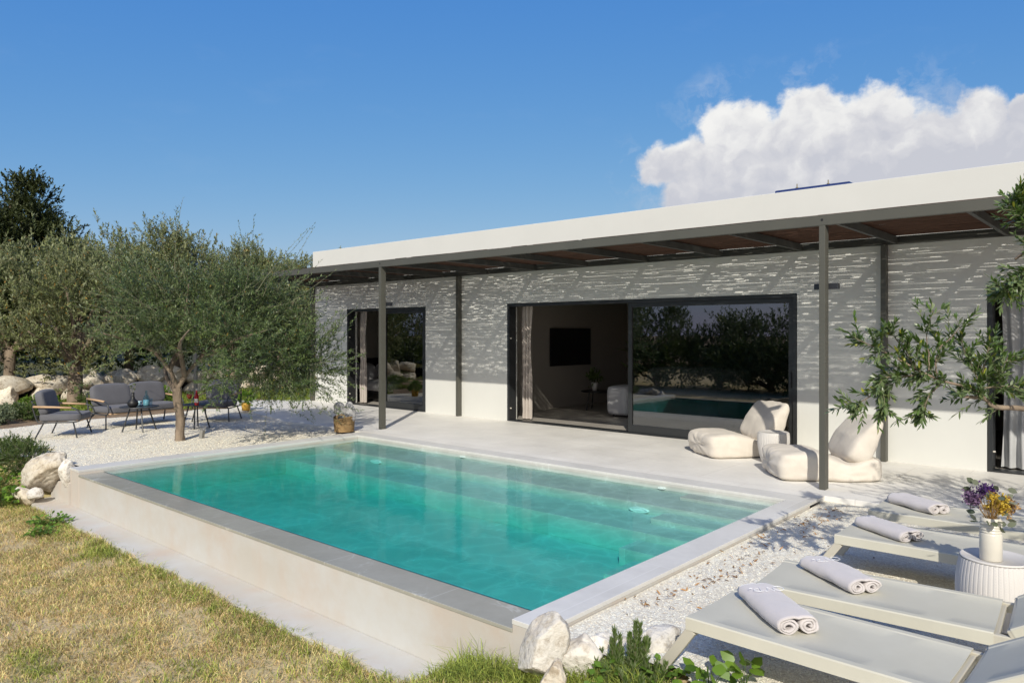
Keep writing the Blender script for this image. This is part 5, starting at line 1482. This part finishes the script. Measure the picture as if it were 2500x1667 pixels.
def rosemary_spikes(label, loc, spikes, seed):
    rng = np.random.default_rng(seed); t_ = thing('rosemary_bush', label, 'shrub', loc)
    P_, D_, N_ = [], [], []; paths = []
    for (dx, dy, h, tx, ty) in spikes:
        n = int(h*1500); u = rng.random(n)
        ax = np.array([tx, ty, 1.0]); ax /= np.linalg.norm(ax)
        p = np.array([dx, dy, 0])+ax*h*u[:, None]
        a = rng.uniform(0, 2*PI, n); sd_ = np.stack([np.cos(a), np.sin(a), np.zeros(n)], 1)
        d = unit(sd_*(1.1-.55*u[:, None])+np.array([0, 0, .75+.3])*(.5+.8*u[:, None])+rng.normal(size=(n, 3))*.12)
        P_.append(p); D_.append(d); nn_ = unit(np.cross(d, rng.normal(size=(n, 3)))); N_.append(nn_)
        paths.append(np.stack([np.array([dx, dy, 0])+ax*h*q for q in (0, .5, .98)]))
    P_ = np.concatenate(P_); D_ = np.concatenate(D_); N_ = np.concatenate(N_)
    V, F = leaf_mesh(P_, D_, N_, .040*(.6+.6*rng.random(len(P_))), .0058)
    T = np.repeat(np.clip(rng.normal(.5, .25, (len(P_), 1)), 0, 1)*np.ones((1, 3)), 4, axis=0)
    np_obj('foliage', V, F, M['ros_leaf'], t_, T)
    V, F = twig_tubes(np.array(paths), .004, .0015); np_obj('stems', V, F, M['bark'], t_)
    return t_
rs = random.Random(12)
spk = [(rs.gauss(0, .085), rs.gauss(0, .06), rs.uniform(.14, .28), rs.gauss(0, .25), rs.gauss(0, .25)) for _ in range(62)]
spk += [(-.045, -.04, .37, -.05, .0), (.02, .02, .41, .02, .03), (.035, .035, .40, .03, .02), (.03, .0, .37, .04, .0), (.005, .0, .34, .0, .02), (-.03, -.03, .34, -.03, .02), (-.055, -.05, .31, -.06, .0), (.05, .05, .33, .06, .0), (.0, 0, .36, .05, -.03), (.05, .03, .33, .10, 0.05), (-.05, -.03, .30, -.12, 0)]
rosemary_spikes('fresh green rosemary spikes among the white rocks at the bottom edge', (-2.16, -7.43, -.25), spk, 61)

# ------------------------------------------------------------------ lawn grass (stuff)
def blades(rng, x, y, z, h, wd, lean, colr, nb=1):
    n = len(x); a = rng.uniform(0, 2*PI, n); b = rng.uniform(0, 2*PI, n)
    P_ = np.stack([x, y, z], 1); s_ = np.stack([np.cos(a), np.sin(a), 0*a], 1)*wd[:, None]*.5
    ln = np.stack([np.cos(b), np.sin(b), 0*b], 1)*(lean*h)[:, None]
    mid = P_+ln*.35+np.stack([0*h, 0*h, h*.6], 1); tip = P_+ln+np.stack([0*h, 0*h, h*(1-.35*np.minimum(lean, 1.6))], 1)
    V = np.stack([P_-s_, P_+s_, mid+s_*.8, mid-s_*.8, tip+s_*.1, tip-s_*.1], 1).reshape(-1, 3)
    i = np.arange(n)[:, None, None]*6; F = (i+np.array([[0, 1, 2, 3], [3, 2, 4, 5]])[None]).reshape(-1, 4)
    shade = np.array([.75, .75, 1, 1, 1.1, 1.1])
    T = (colr[:, None, :]*shade[None, :, None]).reshape(-1, 3)
    return V, F, T
rng = np.random.default_rng(13)
N = 270000
# denser close to the lens, thinner far out
u = rng.random(N); x = rng.uniform(-13.0, -2.2, N); y = rng.uniform(-10.6, -7.77, N)
fwd = -.663*x+.749*(y+10.814); rgt = .749*x+.663*(y+10.814)
inside = (fwd > 3.9) & (np.abs(rgt) < fwd*.72+.3) & (rng.random(N) < np.clip(9.0/fwd**1.1, .3, 1))
x, y, fwd = x[inside], y[inside], fwd[inside]
edge = sstep(.50, .05, -7.80-y) * (.45+.75*vnoise(x, y, 2.6, 4))     # green along the footing
g1 = fbm(x, y, .9, 12); g2 = fbm(x, y, 3.2, 15)
green = np.clip(.10+sstep(.60, .74, .62*g1+.38*g2)*.6+edge*.30+sstep(-4.8, -3.2, x)*.35*sstep(.4, .6, g2), 0, 1)
dens = np.clip(2.9*(fbm(x, y, 3.0, 22)-.20), .16, 1.0); kp = rng.random(len(x)) < dens
x, y, green = x[kp], y[kp], green[kp]
n = len(x); isg = rng.random(n) < green
straw = np.array([.80, .635, .30])*(.62+.6*rng.random((n, 1)))*(1+.12*rng.normal(size=(n, 3))*.5)
brown = np.array([.62, .46, .22])*(.7+.6*rng.random((n, 1)))
straw = np.where(rng.random((n, 1)) < .3, brown, straw)
grn = np.array([.30, .36, .085])*(.6+.8*rng.random((n, 1)))+np.array([.09, .05, .0])*rng.random((n, 1))
colr = np.clip(np.where(isg[:, None], grn, straw), .01, .9)
cl_ = fbm(x, y, 7.0, 51)
colr = colr*(.62+.75*cl_[:, None])
h = np.where(isg, .030+.055*rng.random(n)**1.5, .018+.045*rng.random(n)**1.6)*(.6+.9*cl_)*(1+.5*edge[kp])
V, F, T = blades(rng, x, y, lawn_z(x, y)-.004, h, .0036+.003*rng.random(n), .5+.9*rng.random(n), colr)
tag(np_obj('dry_grass', V, F, M['blades'], None, T), 'dry straw-coloured lawn grass with green patches below the pool wall', 'grass', None, 'stuff')
# taller green tufts along footing and at the right corner
xs_, ys_, hs_ = [], [], []
def tuft(cx, cy, n, r, h):
    xs_.append(cx+rng.normal(size=n)*r); ys_.append(cy+rng.normal(size=n)*r); hs_.append(h*(.5+.7*rng.random(n)))
for k in range(75):
    cx = rng.uniform(-10.4, -3.2); tuft(cx, -7.815-abs(rng.normal())*.10, int(rng.integers(6, 24)), .03, rng.uniform(.05, .11))
for k in range(95):
    cx = rng.uniform(-3.4, -1.95); tuft(cx, -7.68+rng.normal()*.06+.12*(cx+3.0), int(rng.integers(30, 60)), .04, rng.uniform(.07, .16))
for k in range(26):
    cx = rng.uniform(-3.3, -2.85); tuft(cx, -7.64+rng.normal()*.04, 12, .025, rng.uniform(.12, .22))
x = np.concatenate(xs_); y = np.concatenate(ys_); h = np.concatenate(hs_); n = len(x)
colr = np.clip(np.array([.22, .31, .06])*(.55+.8*rng.random((n, 1)))+np.array([.16, .10, .03])*rng.random((n, 1)), 0, .8)
V, F, T = blades(rng, x, y, lawn_z(x, y)-.005, h, .004+.003*rng.random(n), .3+.8*rng.random(n), colr)
tag(np_obj('grass_tufts', V, F, M['blades'], None, T), 'taller green grass tufts along the footing and around the white rocks', 'grass', None, 'stuff')
# fresh grass strip in front of the boulder wall and on the bank above it
n = 26000; x = rng.uniform(-21.6, -15.9, n); y = rng.uniform(-8.5, 2.2, n); kp = (x < -17.9-.0*y) | (y > .0) | ((y > -3.2) & (x < -16.4+.8*(y+2.2)*(y < -1.9)))
kp &= ~((x > -18.0) & (y > -2.3) & (y < -.6))
kp &= fbm(x, y, .7, 33) > np.where(y < -3.4, .5, .25); x, y = x[kp], y[kp]; n = len(x)
colr = np.clip(np.array([.17, .26, .05])*(.5+.8*rng.random((n, 1)))+np.array([.10, .06, .0])*rng.random((n, 1)), 0, .8)
V, F, T = blades(rng, x, y, -.07+0*x, .09+.09*rng.random(n), .012+.008*rng.random(n), .3+.8*rng.random(n), colr)
tag(np_obj('grass_strip', V, F, M['blades'], None, T), 'fresh green grass strip between the terrace and the boulder wall', 'grass', None, 'stuff')
n = 9000; x = rng.uniform(-23.4, -22.25, n); y = rng.uniform(-8.8, 3, n)
colr = np.clip(np.where(rng.random((n, 1)) < .5, np.array([.20, .28, .05]), np.array([.42, .30, .13]))*(.5+.8*rng.random((n, 1))), 0, .8)
V, F, T = blades(rng, x, y, .37+0*x, .10+.12*rng.random(n), .012+.008*rng.random(n), .3+.9*rng.random(n), colr)
tag(np_obj('bank_grass', V, F, M['blades'], None, T), 'mixed green and dry grass on top of the boulder wall', 'grass', None, 'stuff')

# ------------------------------------------------------------------ pebbles and fallen leaves (stuff)
def pebbles(rng, x, y, z, size, colr):
    n = len(x)
    oct_ = np.array([(1, 0, 0), (-1, 0, 0), (0, 1, 0), (0, -1, 0), (0, 0, 1), (0, 0, -1)], float)
    a = rng.uniform(0, 2*PI, n); ca, sa = np.cos(a), np.sin(a)
    sc_ = size[:, None]*np.stack([.7+.6*rng.random(n), .55+.5*rng.random(n), .28+.28*rng.random(n)], 1)
    v = oct_[None]*sc_[:, None]*(1+.25*rng.normal(size=(n, 6, 1)))
    tl = rng.normal(size=(n, 2))*.5
    vz = v[..., 2]+v[..., 0]*tl[:, None, 0]*.5+v[..., 1]*tl[:, None, 1]
    vx = v[..., 0]*ca[:, None]-v[..., 1]*sa[:, None]; vy = v[..., 0]*sa[:, None]+v[..., 1]*ca[:, None]
    V = (np.stack([vx, vy, vz], -1)+np.stack([x, y, z], 1)[:, None]).reshape(-1, 3)
    f = np.array([(0, 2, 4), (2, 1, 4), (1, 3, 4), (3, 0, 4), (2, 0, 5), (1, 2, 5), (3, 1, 5), (0, 3, 5)])
    F = (np.arange(n)[:, None, None]*6+f[None]).reshape(-1, 3)
    return V, F, np.repeat(colr, 6, axis=0)
def pebble_mat():
    m, t, b = new_mat('pebble'); at = t.add('ShaderNodeAttribute', attribute_name='tint'); t.l.new(at.outputs['Color'], b.inputs['Base Color'])
    b.inputs['Roughness'].default_value = .85; b.inputs['Specular IOR Level'].default_value = .25; return m
M['pebble'] = pebble_mat()
def pebble_cols(n):
    c = np.array([.90, .85, .73])*(.88+.18*rng.random((n, 1)))
    q = rng.random((n, 1)); c = np.where(q < .04, np.array([.48, .40, .31])*(.6+.8*rng.random((n, 1))), c); c = np.where((q > .07) & (q < .2), np.array([.72, .64, .53])*(.85+.25*rng.random((n, 1))), c)
    return np.clip(c, .03, .90)
n = 84000; x = rng.uniform(PXRO+.01, 1.2, n); y = -7.9+5.1*rng.random(n)**1.25
ok = (-.663*x+.749*(y+10.814))*.75+.2 > (.749*x+.663*(y+10.814)); ok &= right_mask(x, y); x, y = x[ok], y[ok]; n = len(x)
V, F, T = pebbles(rng, x, y, gravel_z_right(x, y)-.0012, .0045+.0035*rng.random(n), pebble_cols(n))
tag(np_obj('gravel_pebbles', V, F, M['pebble'], None, T), 'white limestone gravel pebbles around the sun loungers', 'gravel', None, 'stuff')
n = 60000; x = rng.uniform(-16.3, PXLO-.01, n); y = rng.uniform(-7.4, -2.75, n); y = -7.5 + 4.75*rng.random(n)
ok = (left_mask(x, y)) & (y < -2.93 - .0*x); x, y = x[ok], y[ok]; n = len(x)
V, F, T = pebbles(rng, x, y, gravel_z_left(x, y)-.002, .007+.005*rng.random(n), pebble_cols(n)*np.array([.97, .94, .89]))
tag(np_obj('gravel_pebbles', V, F, M['pebble'], None, T), 'beige-white gravel pebbles under the olive tree and garden seats', 'gravel', None, 'stuff')
n = 260; x = PXRO+.03+np.abs(rng.normal(size=n))*.38; y = rng.uniform(-6.9, -2.9, n)
k_ = rng.integers(0, 16, n); x = np.where(rng.random(n) < .55, PXRO+.06+.35*vnoise(k_*7.7, k_*1.3, 1.0, 3)+rng.normal(size=n)*.035, x); y = np.where(rng.random(n) < .55, -6.6+3.6*(k_/16)+rng.normal(size=n)*.05, y)
P_ = np.stack([x, y, -.038+.008*rng.random(n)], 1); a = rng.uniform(0, 2*PI, n); D_ = unit(np.stack([np.cos(a), np.sin(a), rng.normal(size=n)*.25], 1)); N_ = unit(rng.normal(size=(n, 3))*.5+np.array([0, 0, 1])); N_ = unit(N_-D_*(N_*D_).sum(-1, keepdims=True))
V, F = leaf6_mesh(P_, D_, N_, .042*(.6+.6*rng.random(n)), .011, .3); cl = np.array([.36, .20, .08])*(.5+1.0*rng.random((n, 1)))
tag(np_obj('fallen_leaves', V, F, M['blades'], None, np.repeat(cl, 8, axis=0)), 'dry brown olive leaves scattered on the gravel along the pool edge', 'leaves', None, 'stuff')

# ------------------------------------------------------------------ olive tree at the right edge
rng = np.random.default_rng(64)
TX, TY = .75, -5.0
rt_ = thing('olive_tree', 'olive tree at the right edge reaching leafy branches over the loungers', 'tree', (TX, TY, -.05))
O = np.array([TX, TY, -.05])
def W(pts): return [tuple(np.array(p)-O) for p in pts]
bm = bmesh.new(); add_tube(bm, spline([(0, 0, -.1), (.03, .02, .4), (-.02, 0, .85), (.05, .06, 1.25), (.1, .1, 1.8)], 4), [.13, .12, .115, .11, .105, .1, .1, .1, .1, .1, .098, .095, .09, .085, .08, .07, .06], 12)
for v in bm.verts: v.co += Vector((noise.noise(v.co*10), noise.noise(v.co*10+Vector((9, 0, 0))), 0))*.018
obj('trunk', bm, M['bark'], rt_, smooth=True)
paths = {
 'limb': [(.70, -5.0, .85), (.2, -5.15, 1.12), (-.3, -5.4, 1.24), (-0.617, -5.618, 1.285), (-0.743, -5.729, 1.292), (-0.793, -5.774, 1.340), (-0.886, -5.856, 1.349)],
 'b1': [(-0.793, -5.774, 1.343), (-0.84, -5.82, 1.40), (-0.983, -5.942, 1.447), (-1.092, -6.038, 1.514), (-1.181, -6.117, 1.587)],
 'b2': [(-0.983, -5.942, 1.447), (-1.072, -6.021, 1.478), (-1.169, -6.106, 1.462), (-1.227, -6.158, 1.462), (-1.254, -6.182, 1.38)],
 'b3': [(-1.034, -5.986, 1.50), (-1.03, -5.986, 1.581), (-1.041, -5.993, 1.711), (-1.014, -5.969, 1.85)],
 'b4': [(-0.995, -5.952, 1.46), (-0.995, -5.952, 1.603), (-0.937, -5.901, 1.695), (-0.879, -5.849, 1.773)],
 'b5': [(-0.793, -5.774, 1.374), (-0.84, -5.815, 1.52), (-0.879, -5.849, 1.62), (-0.894, -5.863, 1.70)],
 'b6': [(-0.80, -5.763, 1.40), (-0.685, -5.678, 1.411), (-0.617, -5.618, 1.395)],
 'b7': [(-1.227, -6.158, 1.457), (-1.235, -6.165, 1.374), (-1.231, -6.161, 1.28)],
 'b8': [(-0.983, -5.942, 1.426), (-1.034, -5.986, 1.35), (-1.057, -6.007, 1.265)],
 'b9': [(-1.092, -6.038, 1.52), (-1.169, -6.106, 1.68), (-1.212, -6.144, 1.74)],
 'b10': [(-1.181, -6.117, 1.587), (-1.274, -6.199, 1.64), (-1.343, -6.261, 1.685)],
 'b11': [(-0.724, -5.712, 1.426), (-0.724, -5.712, 1.50), (-0.685, -5.678, 1.58)],
 'b12': [(-0.82, -5.798, 1.40), (-0.79, -5.77, 1.53), (-0.766, -5.75, 1.66)],
 'b13': [(-1.254, -6.182, 1.38), (-1.324, -6.244, 1.323), (-1.390, -6.30, 1.305)],
 'u0': [(.8, -4.9, 1.5), (.3, -5.05, 2.0), (-.2, -5.3, 2.2), (-.5, -5.52, 2.25), (-0.66, -5.65, 2.15)],
 'u1': [(-.5, -5.52, 2.25), (-.6, -5.6, 2.38), (-0.665, -5.655, 2.50)],
 'u2': [(-.5, -5.52, 2.22), (-0.60, -5.60, 2.08), (-0.70, -5.69, 1.965)],
 'u3': [(-.2, -5.3, 2.2), (-.4, -5.45, 2.05), (-.58, -5.58, 1.98)]}
rad = {'limb': (.034, .008), 'b1': (.012, .005), 'u0': (.045, .008)}
bm = bmesh.new()
for k_, p in paths.items():
    pts = spline(W(p), 5); a, b = rad.get(k_, (.0055, .002)); n_ = len(pts); add_tube(bm, pts, [a+(b-a)*(i/(n_-1))**.6 for i in range(n_)], 8 if a > .01 else 5)
for v in bm.verts: v.co += Vector((noise.noise(v.co*22), noise.noise(v.co*22+Vector((7, 0, 0))), noise.noise(v.co*22+Vector((0, 7, 0)))))*.006
obj('branch', bm, M['bark'], rt_, smooth=True)
bs, ds = [], []
def sprout(key, n, a=0.1, b=1.0, up=.25):
    p = np.array(spline(W(paths[key]), 8)); tan = unit(np.gradient(p, axis=0))
    for _ in range(n):
        i = int((a+(b-a)*rng.random())*(len(p)-1)); side = unit(np.cross(tan[i], rng.normal(size=3)))
        bs.append(p[i]); ds.append(unit(tan[i]*.7+side*rng.uniform(.4, 1.1)+np.array([0, 0, up])))
for k_, n_ in (('limb', 14), ('b1', 28), ('b2', 26), ('b3', 15), ('b4', 14), ('b5', 16), ('b6', 20), ('b7', 17), ('b8', 17), ('b9', 14), ('b10', 14), ('b11', 16), ('b12', 15), ('b13', 12)): sprout(k_, n_, .1 if k_ != 'limb' else .62, 1.0, .18 if k_ not in ('b7', 'b8') else -.35)
for k_, n_ in (('u1', 34), ('u2', 36), ('u3', 18), ('u0', 14)): sprout(k_, n_, .35, 1.0, .1)
bs = np.array(bs); ds = np.array(ds); nt = len(bs)
A_ = twig_leaves(rng, bs, ds, .07+.09*rng.random(nt), 19, .047, .0125, .04, .75, True, .16)
# rest of the crown, beyond the frame
b4, d4 = crown_twigs(rng, 420, [((0.15, .35, 2.25), (1.0, 1.15, .75), 3), ((.5, -.3, 1.9), (.8, .8, .5), 1), ((-.15, .1, 2.6), (.8, .9, .5), 1.2)], .5, 1.0, .5, 1.5)
aw = b4+O; fwq = -.663*aw[:, 0]+.749*(aw[:, 1]+10.814); rtq = .749*aw[:, 0]+.663*(aw[:, 1]+10.814)
b4, d4 = b4[rtq/fwq > .80], d4[rtq/fwq > .80]
B_ = twig_leaves(rng, b4, d4, .25+.25*rng.random(len(b4)), 24, .06, .014, .1, .85, True)
V, F, T = merge([A_[:3], B_[:3]]); np_obj('crown', V, F, M['olive_leaf_near'], rt_, T)
V, F, _ = merge([twig_tubes(A_[3], .0022, .001, 4), twig_tubes(B_[3], .004, .0015)]); np_obj('twigs', V, F, M['twig'], rt_)
ends = [tuple(b4[i]) for i in range(0, len(b4), max(1, len(b4)//14))]
bm = bmesh.new(); limbs_bm(bm, (.1, .1, 1.7), ends, .035, .008, rng, .08, 6); obj('limb', bm, M['bark'], rt_, smooth=True)
om = mat('green_olive', (.28, .30, .07), .35, .15, 30)
for _ in range(9):
    bm = bmesh.new(); p = bs[rng.integers(0, nt)]+np.array([rng.normal()*.02, rng.normal()*.02, -.03]); bmesh.ops.create_icosphere(bm, subdivisions=2, radius=.0085, matrix=Matrix.Translation(p) @ Matrix.Diagonal((1, 1, 1.3, 1)))
    obj('olive_fruit', bm, om, rt_, smooth=True)
